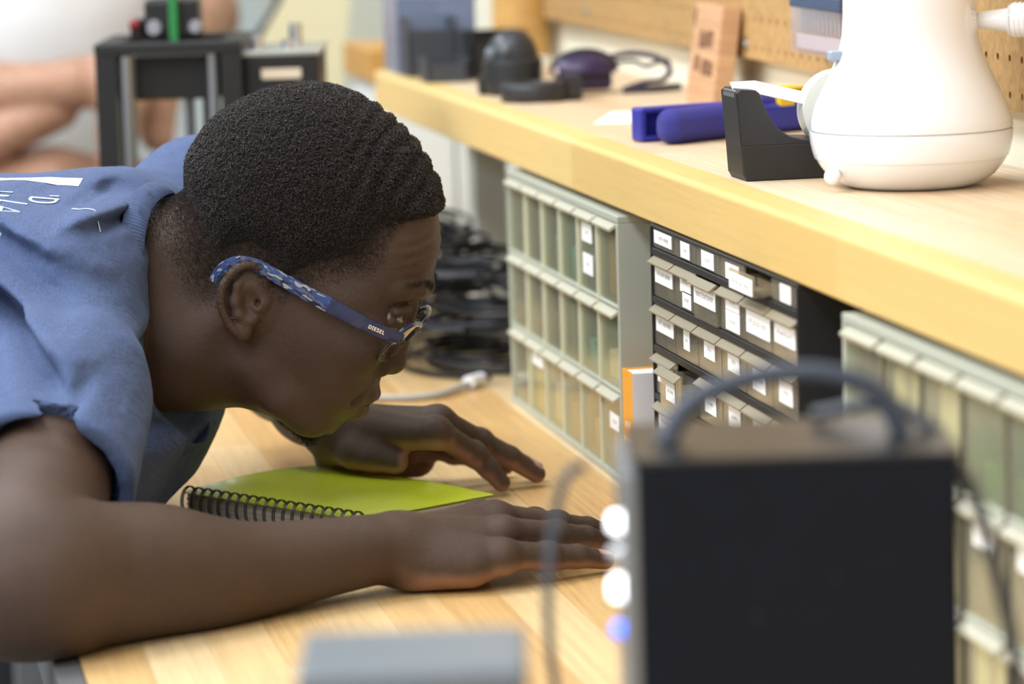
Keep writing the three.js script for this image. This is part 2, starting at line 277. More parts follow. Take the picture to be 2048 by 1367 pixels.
// ---------------------------------------------------------------- things on the shelf
const font = await new FontLoader().loadAsync('fonts/droid/droid_sans_bold.typeface.json');
const fontRegular = await new FontLoader().loadAsync('fonts/droid/droid_sans_regular.typeface.json');
function text(s, size, depth = 0.0004, f = font) { const g = new TextGeometry(s, { font: f, size, depth, curveSegments: 4, bevelEnabled: false }); g.computeBoundingBox(); const b = g.boundingBox; g.translate(-(b.min.x + b.max.x) / 2, -(b.min.y + b.max.y) / 2, 0); return g; }
// rows of small strokes: lettering that is there but cannot be read
function strokes(n, w, h, seed, depth = 0.0004) { const rr = rng(seed), out = []; for (let k = 0; k < n; k++) { const x = (k + 0.5) / n * w - w / 2, s = w / n; out.push(new THREE.BoxGeometry(s * (0.3 + rr() * 0.25), h * (0.75 + rr() * 0.25), depth).translate(x, (rr() - 0.5) * h * 0.15, depth / 2)); if (rr() > 0.45) out.push(new THREE.BoxGeometry(s * 0.9, h * 0.16, depth).translate(x + s * 0.2, (Math.floor(rr() * 3) - 1) * h * 0.38, depth / 2)); } return mergeAll(out); }
{
  const book = scene.getObjectByName('orange_book');
  [10, 14, 11].forEach((n, i) => { const g = strokes(n, 0.0019 * n, 0.005, 60 + i); g.rotateY(-Math.PI / 2); g.translate(-0.0002, 0.062 - i * 0.0125, 0.017); add('spine_lettering', g, mat(0xffe7b8, 0.5), book); });
}
{ // pear-shaped white plastic appliance
  const t = thing('countertop_appliance', 'glossy white pear-shaped plastic appliance at the front of the shelf', 'appliance', [0.772, SHELF_TOP, -2.43]);
  const w = mat(0xf0f3f8, 0.16, { clearcoat: 0.6, clearcoatRoughness: 0.08 });
  add('base_dish', lathe([[0.0, 0.004], [0.036, 0.004], [0.040, 0.0], [0.0455, 0.0004], [0.053, 0.0035], [0.0605, 0.009], [0.066, 0.0155], [0.0685, 0.0195], [0.0693, 0.0213], [0.0702, 0.0216], [0.0716, 0.026], [0.0731, 0.033], [0.0737, 0.0405], [0.0725, 0.0415]], 72), w, t);
  add('body_shell', lathe([[0.0722, 0.0418], [0.0735, 0.0425], [0.0728, 0.049], [0.069, 0.060], [0.063, 0.073], [0.0567, 0.086], [0.0517, 0.098], [0.0492, 0.110], [0.0482, 0.124], [0.0478, 0.1405], [0.0470, 0.141], [0.0476, 0.1416], [0.0476, 0.200], [0.045, 0.206], [0.0, 0.208]], 72), w, t);
  const sp = []; for (let k = 0; k < 5; k++) { const a = 0.28 + k * 0.0; sp.push(new THREE.TorusGeometry(0.0486 - k * 0.0001, 0.0004, 6, 40, 1.6).rotateX(Math.PI / 2).rotateY(0.9).translate(0, 0.128 - k * 0.0042, 0)); }
  add('grip_rib', sp, w, t);
  const k1 = add('spout_valve', [cyl([0.048, 0.118, 0.010], [0.068, 0.118, 0.022], 0.006, 0.009), cyl([0.068, 0.118, 0.022], [0.070, 0.118, 0.0233], 0.011, 0.0125), cyl([0.070, 0.118, 0.0233], [0.080, 0.118, 0.0293], 0.0125, 0.0125, 28)], w, t);
  const rib = []; for (let k = 0; k < 3; k++) { const s = 0.0715 + k * 0.003; rib.push(cyl([s, 0.118, 0.0233 + (s - 0.07) * 0.6], [s + 0.0014, 0.118, 0.0233 + (s + 0.0014 - 0.07) * 0.6], 0.0131, 0.0131, 28)); }
  add('valve_ridge', rib, w, k1);
  add('cap_hinge', bx(0.036, 0.054, 0.152, 0.176, 0.024, 0.04, 0.003), w, t);
  add('side_clip', [bx(-0.061, -0.051, 0.092, 0.100, -0.006, 0.004, 0.002)], mat(0x9aa7bd, 0.4), t);
  add('foot_knob', ball(-0.066, 0.0115, 0.022, 0.0062, 20), w, t);
}
{ // tape dispenser: black weighted body, roll and pulled tape
  const t = thing('tape_dispenser', 'black desktop tape dispenser with a white roll, beside the white appliance', 'tape dispenser', [0.668, SHELF_TOP, -2.56]);
  const side = [[0.004, 0], [0.118, 0], [0.122, 0.004], [0.126, 0.028], [0.124, 0.036], [0.112, 0.0385], [0.100, 0.030], [0.085, 0.0235], [0.066, 0.0205], [0.048, 0.0215], [0.034, 0.027], [0.0235, 0.036], [0.0165, 0.0485], [0.0135, 0.059], [0.0115, 0.0635], [-0.0005, 0.0645], [-0.0028, 0.0625], [-0.0005, 0.030], [0.0015, 0.004]];
  const low = extrude([[0.004, 0], [0.119, 0], [0.1225, 0.004], [0.125, 0.0245], [0.0005, 0.0245], [0.0018, 0.004]], 0.044, 0.0012).translate(0, 0.0012, 0.0);
  add('weighted_base', low, mat(0x1c1b19, 0.55), t);
  const up = side.filter(([, y]) => y >= 0.0246 || true).map(([x, y]) => [x, Math.max(y, 0.0258)]);
  add('upper_body', extrude([[0.0002, 0.0262], [0.125, 0.0262], [0.126, 0.030], [0.124, 0.036], [0.112, 0.0385], [0.104, 0.033], [0.092, 0.029], [0.078, 0.0272], [0.060, 0.0272], [0.046, 0.0278], [0.036, 0.0305], [0.0275, 0.0365], [0.021, 0.0455], [0.0165, 0.0555], [0.0135, 0.0635], [0.011, 0.0655], [0.0, 0.0665], [-0.0026, 0.0645], [-0.0008, 0.040]], 0.044, 0.001).translate(0, 0.0012, 0), mat(0x1d1e23, 0.32), t);
  add('cutter_blade', bx(-0.0036, 0.001, 0.0625, 0.0676, 0.006, 0.038, 0.0004), steel, t);
  const roll = new THREE.TorusGeometry(0.026, 0.009, 4, 48); roll.rotateZ(0.2); 
  const r2 = lathe([[0.0165, -0.0095], [0.030, -0.0095], [0.0305, -0.009], [0.0305, 0.009], [0.030, 0.0095], [0.0165, 0.0095]], 56).rotateX(Math.PI / 2).translate(0.082, 0.049, 0.022);
  add('tape_roll', r2, mat(0xe9ece4, 0.3, { transmission: 0.2, thickness: 0 }), t);
  add('roll_core', lathe([[0.008, -0.0098], [0.0164, -0.0098], [0.0164, 0.0098], [0.008, 0.0098]], 40).rotateX(Math.PI / 2).translate(0.082, 0.049, 0.022), mat(0x2a2b2d, 0.5), t);
  // tape band from the roll to the blade
  const s = new THREE.Shape([[-0.001, 0.0679], [0.016, 0.0682], [0.030, 0.0655], [0.0675, 0.0765], [0.0675, 0.0772], [0.030, 0.0661], [0.016, 0.0687], [-0.001, 0.0684]].map(([x, y]) => new THREE.Vector2(x, y)));
  const band = [[-0.0015, 0.0679], [0.018, 0.0683], [0.060, 0.0555], [0.060, 0.0559], [0.018, 0.0688], [-0.0015, 0.0683]];
  add('tape_strip', new THREE.ExtrudeGeometry(new THREE.Shape(band.map(([x, y]) => new THREE.Vector2(x, y))), { depth: 0.018, bevelEnabled: false }).translate(0, -0.0625, -0.009).rotateX(0.55).translate(0, 0.0632, 0.0225), mat(0xe4e2ea, 0.35, { transmission: 0.25, thickness: 0 }), t);
}
{ // blue wire-stripper tool with yellow block
  const t = thing('hand_tool', 'dark blue hand tool with a yellow insert lying behind the tape dispenser', 'hand tool', [0.69, SHELF_TOP, -2.86], 0.42);
  const blue = mat(0x2c2f95, 0.42, { bumpMap: scaled(fineBump, 6, 6), bumpScale: 0.0004 }), pad = mat(0x23266f, 0.5);
  const grip = (z, y, x1, r, h, turn) => { const g = new RoundedBoxGeometry(x1, h, r * 2, 4, Math.min(r, h / 2) * 0.95); g.translate(x1 / 2, h / 2 + y, 0); g.rotateY(turn); g.translate(0, 0, z); return g; };
  // far handle is a channel that is open at the near side, near handle is solid
  add('channel_handle', [bx(0, 0.118, 0.0005, 0.0055, -0.055, -0.035, 0.0024), bx(0, 0.118, 0.0245, 0.0295, -0.055, -0.035, 0.0024), bx(0, 0.118, 0.004, 0.026, -0.055, -0.0505, 0.002), bx(-0.0005, 0.006, 0.001, 0.029, -0.0545, -0.0355, 0.0028)].map((g) => g.rotateY(-0.16)), blue, t);
  add('solid_handle', grip(0.0, 0.0005, 0.125, 0.0125, 0.0295, 0.16), blue, t);
  add('pivot_head', [bx(0.10, 0.185, 0.001, 0.026, -0.05, -0.012, 0.006), bx(0.112, 0.150, 0.024, 0.0315, -0.045, -0.018, 0.003)], blue, t);
  add('jaw_block', bx(0.158, 0.215, 0.002, 0.034, -0.052, -0.012, 0.003), pad, t);
  add('insert', [bx(0.140, 0.1575, 0.004, 0.0365, -0.046, -0.013, 0.0015), bx(0.132, 0.176, 0.034, 0.0385, -0.046, -0.02, 0.0015)], mat(0xf2c912, 0.4), t);
}
{ // engraved wooden block leaning on the pegboard
  const t = thing('wooden_sign', 'engraved wooden block leaning against the pegboard', 'sign', [0.832, SHELF_TOP, -3.295]);
  const m = mat(0xd9ab83, 0.55, { map: woodMap }), ends = mat(0xc99a58, 0.6, { map: woodMap }), W = 0.105, H = 0.098, T = 0.019, lean = -0.135;
  const g = new THREE.Group(); 
  const place = (q) => { q.rotateZ(lean); q.rotateY(0.0); q.translate(0.0, 0.0, 0); return q; };
  add('board', place(metreUV(new RoundedBoxGeometry(T, H, W, 2, 0.0012).translate(T / 2, H / 2, 0), 2)), m, t);
  [[9, 0.052, 0.0175, 0.0635, 0.004], [4, 0.02, 0.0165, 0.040, -0.022], [8, 0.042, 0.0165, 0.037, 0.018]].forEach(([n, w, h, y, z], i) => { const q = strokes(n, w, h, 80 + i); q.rotateY(-Math.PI / 2); q.translate(-0.0001, y, z); add('engraved_lettering', place(q), mat(0x6d4a35, 0.8), t); });
  add('dark_knot', place(new THREE.SphereGeometry(1, 12, 8).scale(0.0006, 0.011, 0.0035).translate(0, 0.084, -0.047)), mat(0x5b3a3a, 0.8), t);
}
{ // white slip of paper
  const o = add('paper_slip', bx(-0.035, 0.035, 0.0002, 0.0006, -0.07, 0.07).rotateY(-0.35).translate(0.745, SHELF_TOP, -3.17), mat(0xf6f6f4, 0.8)); tag(o, 'white slip of paper lying on the shelf by the blue tool', 'paper');
}
{ // black printed bracket with a ring
  const t = thing('ring_bracket', 'low black plastic ring bracket lying nearest the shelf edge', 'plastic part', [0.70, SHELF_TOP, -3.44]);
  add('ring', lathe([[0.024, 0.001], [0.034, 0.001], [0.034, 0.019], [0.024, 0.019], [0.024, 0.001]], 40), darkPlastic, t);
  add('arm', bx(0.02, 0.052, 0.001, 0.008, -0.03, -0.018, 0.002), darkPlastic, t);
  add('clamp_block', bx(0.030, 0.046, 0.001, 0.026, -0.005, 0.016, 0.002), darkPlastic, t);
}
{ // black domed gadget
  const t = thing('domed_gadget', 'black dome-topped plastic gadget standing on the shelf', 'plastic part', [0.70, SHELF_TOP, -3.55]);
  add('drum', lathe([[0, 0.0005], [0.026, 0.0005], [0.030, 0.010], [0.031, 0.034], [0.029, 0.038], [0, 0.038]], 40), darkPlastic, t);
  const dm = []; for (let i = 0; i <= 10; i++) { const a = i / 10 * Math.PI / 2; dm.push([0.027 * Math.cos(a), 0.038 + 0.03 * Math.sin(a)]); }
  add('dome', lathe(dm, 40), mat(0x2c3036, 0.35), t);
  add('side_eye', [ball(-0.024, 0.043, 0.012, 0.0075), ball(-0.012, 0.048, 0.026, 0.006)], mat(0x5d6672, 0.4), t);
  add('foot_tab', [bx(-0.02, 0.02, 0.0005, 0.006, 0.022, 0.036, 0.002), bx(-0.034, -0.02, 0.0005, 0.02, -0.02, -0.005, 0.002)], darkPlastic, t);
}
{ // purple headband visor
  const t = thing('purple_goggles', 'purple plastic goggles with curled straps behind the ring bracket', 'goggles', [0.79, SHELF_TOP, -3.52]);
  const p = mat(0x2a1c44, 0.4), p2 = mat(0x23222e, 0.5);
  add('shell', [new THREE.SphereGeometry(0.03, 24, 14, 0, Math.PI * 2, 0, Math.PI * 0.55).scale(1.15, 0.62, 1.1).translate(-0.022, 0.024, 0), bx(-0.05, 0.005, 0.004, 0.024, -0.02, 0.02, 0.006)], p, t);
  add('top_band', new THREE.TorusGeometry(0.026, 0.0045, 8, 28, Math.PI).scale(1.2, 0.75, 1).translate(-0.022, 0.024, 0.004), p2, t);
  add('stud', ball(-0.05, 0.024, 0.012, 0.005), mat(0xc2b3a6, 0.5), t);
  add('strap', tube([[0.0, 0.035, 0], [0.03, 0.038, -0.01], [0.055, 0.034, 0], [0.068, 0.022, 0.006], [0.06, 0.012, 0.012], [0.04, 0.01, 0.02], [0.02, 0.006, 0.024]], 0.003, 60, 8), p, t);
  add('strap', tube([[-0.005, 0.03, 0.01], [0.03, 0.031, 0.0], [0.05, 0.024, -0.02], [0.068, 0.03, -0.01], [0.07, 0.016, 0.004]], 0.0022, 60, 8), p2, t);
  add('strap', tube([[0.012, 0.004, 0.03], [0.04, 0.004, 0.034], [0.075, 0.0045, 0.02]], 0.0036, 30, 8), p2, t);
}
{ // dark bins and clear organiser at the far end
  const bins = [[0.672, -3.80, 0.045, 0.026, 0.05, 'low dark grey open bin in front of the tall dark bin'], [0.675, -3.92, 0.055, 0.066, 0.07, 'tall dark grey bin in front of the clear organiser'], [0.735, -3.83, 0.06, 0.052, 0.06, 'black bin behind the low dark grey bin']];
  bins.forEach(([x, z, w, h, l, lab], i) => { const t = thing('storage_bin', lab, 'bin', [x, SHELF_TOP, z]); const m = i === 2 ? blackPlastic : mat(0x3c4149, 0.5), k = 0.002;
    add('bin_shell', [bx(-w / 2, w / 2, 0.0003, k, -l / 2, l / 2), bx(-w / 2, -w / 2 + k, k, h, -l / 2, l / 2), bx(w / 2 - k, w / 2, k, h, -l / 2, l / 2), bx(-w / 2, w / 2, k, h, -l / 2, -l / 2 + k), bx(-w / 2, w / 2, k, h * 0.8, l / 2 - k, l / 2)], m, t);
    add('rim', [bx(-w / 2 - 0.0015, w / 2 + 0.0015, h - 0.003, h + 0.0005, -l / 2 - 0.0015, -l / 2 + 0.0005), bx(-w / 2 - 0.0015, -w / 2 + 0.0005, h - 0.003, h + 0.0005, -l / 2, l / 2), bx(w / 2 - 0.0005, w / 2 + 0.0015, h - 0.003, h + 0.0005, -l / 2, l / 2)], m, t); });
  const t = thing('clear_organiser', 'clear bluish plastic box at the far end of the shelf', 'storage box', [0.69, SHELF_TOP, -3.99]);
  const c = mat(0xbccbe2, 0.2, { transmission: 0.7, thickness: 0 }), x = 0.045, l = 0.05, h = 0.085;
  add('box_shell', [bx(-x, x, 0.0005, 0.003, -l, l), bx(-x, -x + 0.002, 0.003, h, -l, l), bx(x - 0.002, x, 0.003, h, -l, l), bx(-x, x, 0.003, h, -l, -l + 0.002), bx(-x, x, 0.003, h, l - 0.002, l)], c, t);
  add('lid', bx(-x - 0.002, x + 0.002, h, h + 0.006, -l - 0.002, l + 0.002, 0.002), c, t);
  add('divider', [bx(-0.001, 0.001, 0.003, h - 0.002, -l + 0.002, l - 0.002), bx(-x + 0.002, x - 0.002, 0.04, 0.042, -l + 0.002, l - 0.002)], mat(0x9fb0cb, 0.3, { transmission: 0.4, thickness: 0 }), t);
  add('packed_parts', [bx(-0.04, -0.005, 0.0035, 0.03, -0.04, 0.04, 0.004), bx(0.004, 0.04, 0.0035, 0.055, -0.04, 0.042, 0.004)], mat(0x6b7d9e, 0.6), t);
}
{ // blister pack hanging on the pegboard
  const t = thing('hanging_pack', 'clear hanging pack of drill bits on the pegboard behind the white appliance', 'package', [0.845, 1.262, -2.86]);
  const c = mat(0xf2f2f6, 0.1, { transmission: 0.92, thickness: 0 });
  add('blister', [bx(-0.02, -0.018, 0, 0.085, -0.075, 0.075), bx(-0.018, 0.014, 0.0, 0.002, -0.06, 0.06), bx(-0.018, 0.014, 0.002, 0.085, -0.075, -0.073), bx(-0.018, 0.014, 0.002, 0.085, 0.073, 0.075)], c, t);
  add('backing_card', bx(0.014, 0.0155, 0.0, 0.16, -0.078, 0.078), mat(0xe9e9ee, 0.6), t);
  add('header_band', bx(-0.021, 0.0139, 0.038, 0.050, -0.076, 0.076, 0.002), mat(0x3b4c68, 0.6), t);
  for (let k = 0; k < 11; k++) add('drill_bit', cyl([-0.012, 0.0165, -0.064 + k * 0.0125], [-0.010, 0.0375, -0.07 + k * 0.0125], 0.0026, 0.0026, 8), mat(0x8f8a83, 0.35, { metalness: 0.8 }), t);
  add('paper_insert', bx(-0.016, -0.0145, 0.003, 0.0155, -0.07, 0.07), mat(0xf0edea, 0.7), t);
}
{ // round wooden post and white pole at the far end of the pegboard
  const o = add('wooden_post', cyl([0.845, SHELF_TOP, -4.22], [0.845, 1.75, -4.22], 0.036, 0.036, 40), mat(0xe0b068, 0.5, { map: scaled(woodTex, 2, 1) })); tag(o, 'round pale wooden post standing at the far end of the pegboard', 'post');
}
// ---------------------------------------------------------------- distance-field modelling for bodies and clothes
const smin = (a, b, k) => { const h = Math.max(k - Math.abs(a - b), 0) / k; return Math.min(a, b) - h * h * k * 0.25; };
const smax = (a, b, k) => -smin(-a, -b, k);
// tapered capsule between two points
function cone(ax, ay, az, bx_, by, bz, ra, rb) {
  const dx = bx_ - ax, dy = by - ay, dz = bz - az, l2 = dx * dx + dy * dy + dz * dz;
  return (x, y, z) => { const px = x - ax, py = y - ay, pz = z - az; let t = (px * dx + py * dy + pz * dz) / l2; t = t < 0 ? 0 : t > 1 ? 1 : t; const ex = px - dx * t, ey = py - dy * t, ez = pz - dz * t; return Math.sqrt(ex * ex + ey * ey + ez * ez) - (ra + (rb - ra) * t); };
}
function chain(pts, k = 0.01) { const cs = []; for (let i = 0; i + 1 < pts.length; i++) { const a = pts[i], b = pts[i + 1]; cs.push(cone(a[0], a[1], a[2], b[0], b[1], b[2], a[3], b[3])); } return (x, y, z) => { let d = cs[0](x, y, z); for (let i = 1; i < cs.length; i++) d = smin(d, cs[i](x, y, z), k); return d; }; }
const smooth = (pts, n) => { const m = pts.length - 1, cr = (p, q, r, w, t) => 0.5 * (2 * q + (r - p) * t + (2 * p - 5 * q + 4 * r - w) * t * t + (3 * q - p - 3 * r + w) * t * t * t), out = []; for (let i = 0; i <= n; i++) { const f = i / n * m, k = Math.min(m - 1, Math.floor(f)), t = f - k, P = (j) => pts[clamp(j, 0, m)]; out.push([0, 1, 2, 3].map((c) => cr(P(k - 1)[c], P(k)[c], P(k + 1)[c], P(k + 2)[c], t))); } return out; };
const orb = (cx, cy, cz, rx, ry = rx, rz = rx) => { const m = Math.min(rx, ry, rz); return (x, y, z) => { const u = (x - cx) / rx, v = (y - cy) / ry, w = (z - cz) / rz; const q = Math.sqrt(u * u + v * v + w * w); return (q - 1) * (q < 1e-6 ? m : Math.max(m, Math.sqrt((x - cx) ** 2 + (y - cy) ** 2 + (z - cz) ** 2) / q * 0.75)); }; };
// surface nets over a box; blocks that the surface cannot reach are skipped
function meshField(f, lo, hi, h, color, keep) {
  const n = [0, 1, 2].map((k) => Math.ceil((hi[k] - lo[k]) / h) + 1), [nx, ny, nz] = n, val = new Float32Array(nx * ny * nz).fill(1), B = 6, sx = 1, sy = nx, sz = nx * ny;
  for (let bz = 0; bz < nz; bz += B) for (let by = 0; by < ny; by += B) for (let bx0 = 0; bx0 < nx; bx0 += B) {
    const c = f(lo[0] + (bx0 + B / 2) * h, lo[1] + (by + B / 2) * h, lo[2] + (bz + B / 2) * h), far = Math.abs(c) > (B + 1) * h * 1.25;
    for (let z = bz; z < Math.min(nz, bz + B); z++) for (let y = by; y < Math.min(ny, by + B); y++) for (let x = bx0; x < Math.min(nx, bx0 + B); x++) val[x + y * sy + z * sz] = far ? c : f(lo[0] + x * h, lo[1] + y * h, lo[2] + z * h);
  }
  const id = new Int32Array(nx * ny * nz).fill(-1), P = [], E = [[0, 1], [2, 3], [4, 5], [6, 7], [0, 2], [1, 3], [4, 6], [5, 7], [0, 4], [1, 5], [2, 6], [3, 7]], v = new Float32Array(8);
  for (let z = 0; z < nz - 1; z++) for (let y = 0; y < ny - 1; y++) for (let x = 0; x < nx - 1; x++) {
    const o = x + y * sy + z * sz; let m = 0; for (let k = 0; k < 8; k++) { v[k] = val[o + (k & 1) + ((k >> 1) & 1) * sy + (k >> 2) * sz]; if (v[k] < 0) m |= 1 << k; }
    if (m === 0 || m === 255) continue; let cx = 0, cy = 0, cz = 0, c = 0;
    for (const [a, b] of E) { if ((v[a] < 0) === (v[b] < 0)) continue; const t = v[a] / (v[a] - v[b]); cx += (a & 1) + t * ((b & 1) - (a & 1)); cy += ((a >> 1) & 1) + t * (((b >> 1) & 1) - ((a >> 1) & 1)); cz += (a >> 2) + t * ((b >> 2) - (a >> 2)); c++; }
    id[o] = P.length / 3; P.push(lo[0] + (x + cx / c) * h, lo[1] + (y + cy / c) * h, lo[2] + (z + cz / c) * h);
  }
  const I = [];
  const quad = (a, b, c, d, flip) => { if (a < 0 || b < 0 || c < 0 || d < 0) return; if (flip) I.push(a, c, b, a, d, c); else I.push(a, b, c, a, c, d); };
  for (let z = 1; z < nz - 1; z++) for (let y = 1; y < ny - 1; y++) for (let x = 1; x < nx - 1; x++) {
    const o = x + y * sy + z * sz, s = val[o] < 0;
    if (s !== val[o + 1] < 0) quad(id[o - sy - sz], id[o - sz], id[o], id[o - sy], !s);
    if (s !== val[o + sy] < 0) quad(id[o - 1 - sz], id[o - 1], id[o], id[o - sz], !s);
    if (s !== val[o + sz] < 0) quad(id[o - 1 - sy], id[o - sy], id[o], id[o - 1], !s);
  }
  const e = h * 0.35, N = new Float32Array(P.length), pos = new Float32Array(P), col = color ? new Float32Array(P.length) : null;
  for (let i = 0; i < P.length; i += 3) {
    let x = P[i], y = P[i + 1], z = P[i + 2], gx, gy, gz, l;
    for (let it = 0; it < 2; it++) {
      gx = f(x + e, y, z) - f(x - e, y, z); gy = f(x, y + e, z) - f(x, y - e, z); gz = f(x, y, z + e) - f(x, y, z - e); l = Math.hypot(gx, gy, gz) || 1; 
      if (it === 0) { const s = clamp(f(x, y, z) / (l / (2 * e)), -h * 0.6, h * 0.6); x -= s * gx / l; y -= s * gy / l; z -= s * gz / l; }
    }
    pos[i] = x; pos[i + 1] = y; pos[i + 2] = z; N[i] = gx / l; N[i + 1] = gy / l; N[i + 2] = gz / l;
    if (col) { const c = color(x, y, z, N[i], N[i + 1], N[i + 2]); col[i] = c[0]; col[i + 1] = c[1]; col[i + 2] = c[2]; }
  }
  const g = new THREE.BufferGeometry(); g.setAttribute('position', new THREE.BufferAttribute(pos, 3)); g.setAttribute('normal', new THREE.BufferAttribute(N, 3)); if (col) g.setAttribute('color', new THREE.BufferAttribute(col, 3));
  const uv = new Float32Array(P.length / 3 * 2); for (let i = 0; i < uv.length / 2; i++) { const x = pos[3 * i], y = pos[3 * i + 1], z = pos[3 * i + 2]; uv[2 * i] = x + 0.62 * z; uv[2 * i + 1] = y - 0.55 * z + 0.2 * x; }
  g.setAttribute('uv', new THREE.BufferAttribute(uv, 2));
  let idx = I; if (keep) { idx = []; for (let i = 0; i < I.length; i += 3) { const a = 3 * I[i]; if (keep(pos[a], pos[a + 1], pos[a + 2])) idx.push(I[i], I[i + 1], I[i + 2]); } }
  g.setIndex(idx); return g;
}
function joinIndexed(list) { return mergeGeometries(list); }

// ---------------------------------------------------------------- the man: head frame (millimetres): a forwards, b up, c to his left
const HC = [0.3619, 1.1403, -2.6643], HF = [0.9564, 0, 0.2919], HL = [0.2919, 0, -0.9564];
const toHead = (x, y, z) => { x -= HC[0]; y -= HC[1]; z -= HC[2]; return [(x * HF[0] + z * HF[2]) * 1000, y * 1000, (x * HL[0] + z * HL[2]) * 1000]; };
const fromHead = (a, b, c) => [HC[0] + (a * HF[0] + c * HL[0]) / 1000, HC[1] + b / 1000, HC[2] + (a * HF[2] + c * HL[2]) / 1000];
const HQ = new THREE.Matrix4().set(HF[0], 0, HL[0], HC[0], 0, 1, 0, HC[1], HF[2], 0, HL[2], HC[2], 0, 0, 0, 1); // metres in the head frame to world
// the head frame is left-handed: turn the faces round when a shape is moved out of it
function headPlace(g) { const q = g.index ? g.toNonIndexed() : g; q.applyMatrix4(HQ); for (const k of Object.keys(q.attributes)) { const at = q.attributes[k], n = at.itemSize, r = at.array; for (let i = 0; i < at.count; i += 3) for (let j = 0; j < n; j++) { const a = (i + 1) * n + j, b = (i + 2) * n + j, v = r[a]; r[a] = r[b]; r[b] = v; } } const m = mergeVertices(q.deleteAttribute('normal'), 1e-6); m.computeVertexNormals(); return toCreased(m); }
function toCreased(m) { return toCreasedNormals(m, 0.7); }
const PROFILE = [[-90, 30], [-90, 45], [-87.5, 57], [-84, 71], [-77, 83], [-66, 96.5], [-50, 107], [-32, 114.5], [-12, 119.5], [10.5, 120], [30.5, 114], [48, 104], [66, 88.5], [77.5, 75.5], [87, 59], [94, 43], [97.5, 33], [99.5, 24], [101, 6.3], [99, -6.4], [95, -16.8], [89, -28.5], [84, -36], [75, -46], [66, -62], [58, -80], [52.5, -96], [49.5, -105], [41, -118], [34, -126], [25, -130], [17, -132.5], [9.6, -139.5], [2, -143], [-5.5, -143.5], [-14, -141], [-24.7, -133], [-39, -125], [-50, -118], [-57, -105], [-63, -80], [-70, -50], [-80, -15], [-87, 10]];
// half widths and edge roundings over the profile: [a, b, half width, rounding]
const WIDTHS = [[-25, 50, 75, 74], [-60, 55, 72, 70], [20, 75, 72, 72], [60, 50, 68, 60], [-10, 100, 70, 72], [85, 25, 62, 50], [92, -5, 57, 42], [60, -5, 63, 45], [74, -45, 58, 38], [42, -52, 67, 46], [-30, -25, 68, 60], [40, -82, 60, 42], [28, -108, 50, 40], [3, -132, 36, 27], [-38, -88, 58, 44], [-10, -115, 50, 34], [-85, 45, 64, 58], [-70, -10, 62, 50], [0, -60, 68, 60]];
const GA = -140, GB = -180, GW = 270, GH = 330;
const gridD = new Float32Array(GW * GH), gridW = new Float32Array(GW * GH), gridR = new Float32Array(GW * GH);
{
  const pts = new THREE.CatmullRomCurve3(PROFILE.map(([a, b]) => V(a, b, 0)), true, 'centripetal').getPoints(220), n = pts.length - 1;
  for (let j = 0; j < GH; j++) for (let i = 0; i < GW; i++) {
    const x = GA + i, y = GB + j; let d2 = 1e9, inside = false;
    for (let k = 0; k < n; k++) { const p = pts[k], q = pts[k + 1], ex = q.x - p.x, ey = q.y - p.y, wx = x - p.x, wy = y - p.y, l = ex * ex + ey * ey, t = l ? clamp((wx * ex + wy * ey) / l, 0, 1) : 0, rx = wx - ex * t, ry = wy - ey * t; const dd = rx * rx + ry * ry; if (dd < d2) d2 = dd; if ((p.y > y) !== (q.y > y) && x < ex * (y - p.y) / ey + p.x) inside = !inside; }
    gridD[j * GW + i] = (inside ? -1 : 1) * Math.sqrt(d2);
    let sw = 0, w = 0, r = 0; for (const [a, b, ww, rr] of WIDTHS) { const g = Math.exp(-((a - x) ** 2 + (b - y) ** 2) / (2 * 24 * 24)) + 1e-7; sw += g; w += g * ww; r += g * rr; } gridW[j * GW + i] = w / sw; gridR[j * GW + i] = r / sw;
  }
  for (let pass = 0; pass < 3; pass++) { const s = gridD.slice(); for (let j = 2; j < GH - 2; j++) for (let i = 2; i < GW - 2; i++) { const o = j * GW + i; if (s[o] > -12) continue; let t = 0; for (let v = -2; v <= 2; v++) for (let u = -2; u <= 2; u++) t += s[o + v * GW + u]; gridD[o] = lerp(s[o], t / 25, clamp((-12 - s[o]) / 8, 0, 1)); } }
}
function look(g, a, b) { const x = clamp(a - GA, 0, GW - 1.001), y = clamp(b - GB, 0, GH - 1.001), i = Math.floor(x), j = Math.floor(y), u = x - i, v = y - j, o = j * GW + i; return lerp(lerp(g[o], g[o + 1], u), lerp(g[o + GW], g[o + GW + 1], u), v); }
function skullD(a, b, c) {
  const d = look(gridD, a, b), w = look(gridW, a, b), R = look(gridR, a, b), q = Math.max(0, 1 + d / R), s = Math.abs(c) / w;
  let out = 0; if (a < GA || a > GA + GW || b < GB || b > GB + GH) out = Math.max(GA - a, a - GA - GW, GB - b, b - GB - GH);
  return (Math.pow(Math.pow(s, 2.25) + Math.pow(q, 2.25), 1 / 2.25) - 1) * Math.min(w, R) * 0.92 + out;
}
const sym = (f) => (a, b, c) => f(a, b, Math.abs(c));
const NOSE = [cone(76, -47, 0, 65, -70, 0, 6.5, 8.5), cone(65, -70, 0, 60.5, -86, 0, 8.5, 11.8), sym(orb(53.5, -89, 11.5, 9, 8.5, 7.5))];
const NOSTRIL = sym(cone(53, -99, 6.5, 55, -93, 6.5, 3.0, 2.2));
const UPPER = chain([[44, -112, 0, 7.2], [41.5, -112, 10, 6.8], [34.5, -112.5, 19, 5.2], [27, -113.5, 24.5, 2.6]], 4), LOWER = chain([[34, -124, 0, 7.4], [32, -123.5, 10, 7.0], [28, -119.5, 19, 4.8], [26, -115.5, 24, 2.6]], 4), MOUTH = chain([[45, -119.5, 0, 1.2], [41, -118.5, 10, 1.2], [33, -116, 19, 1.1], [25, -113.5, 25.5, 1.0]], 2);
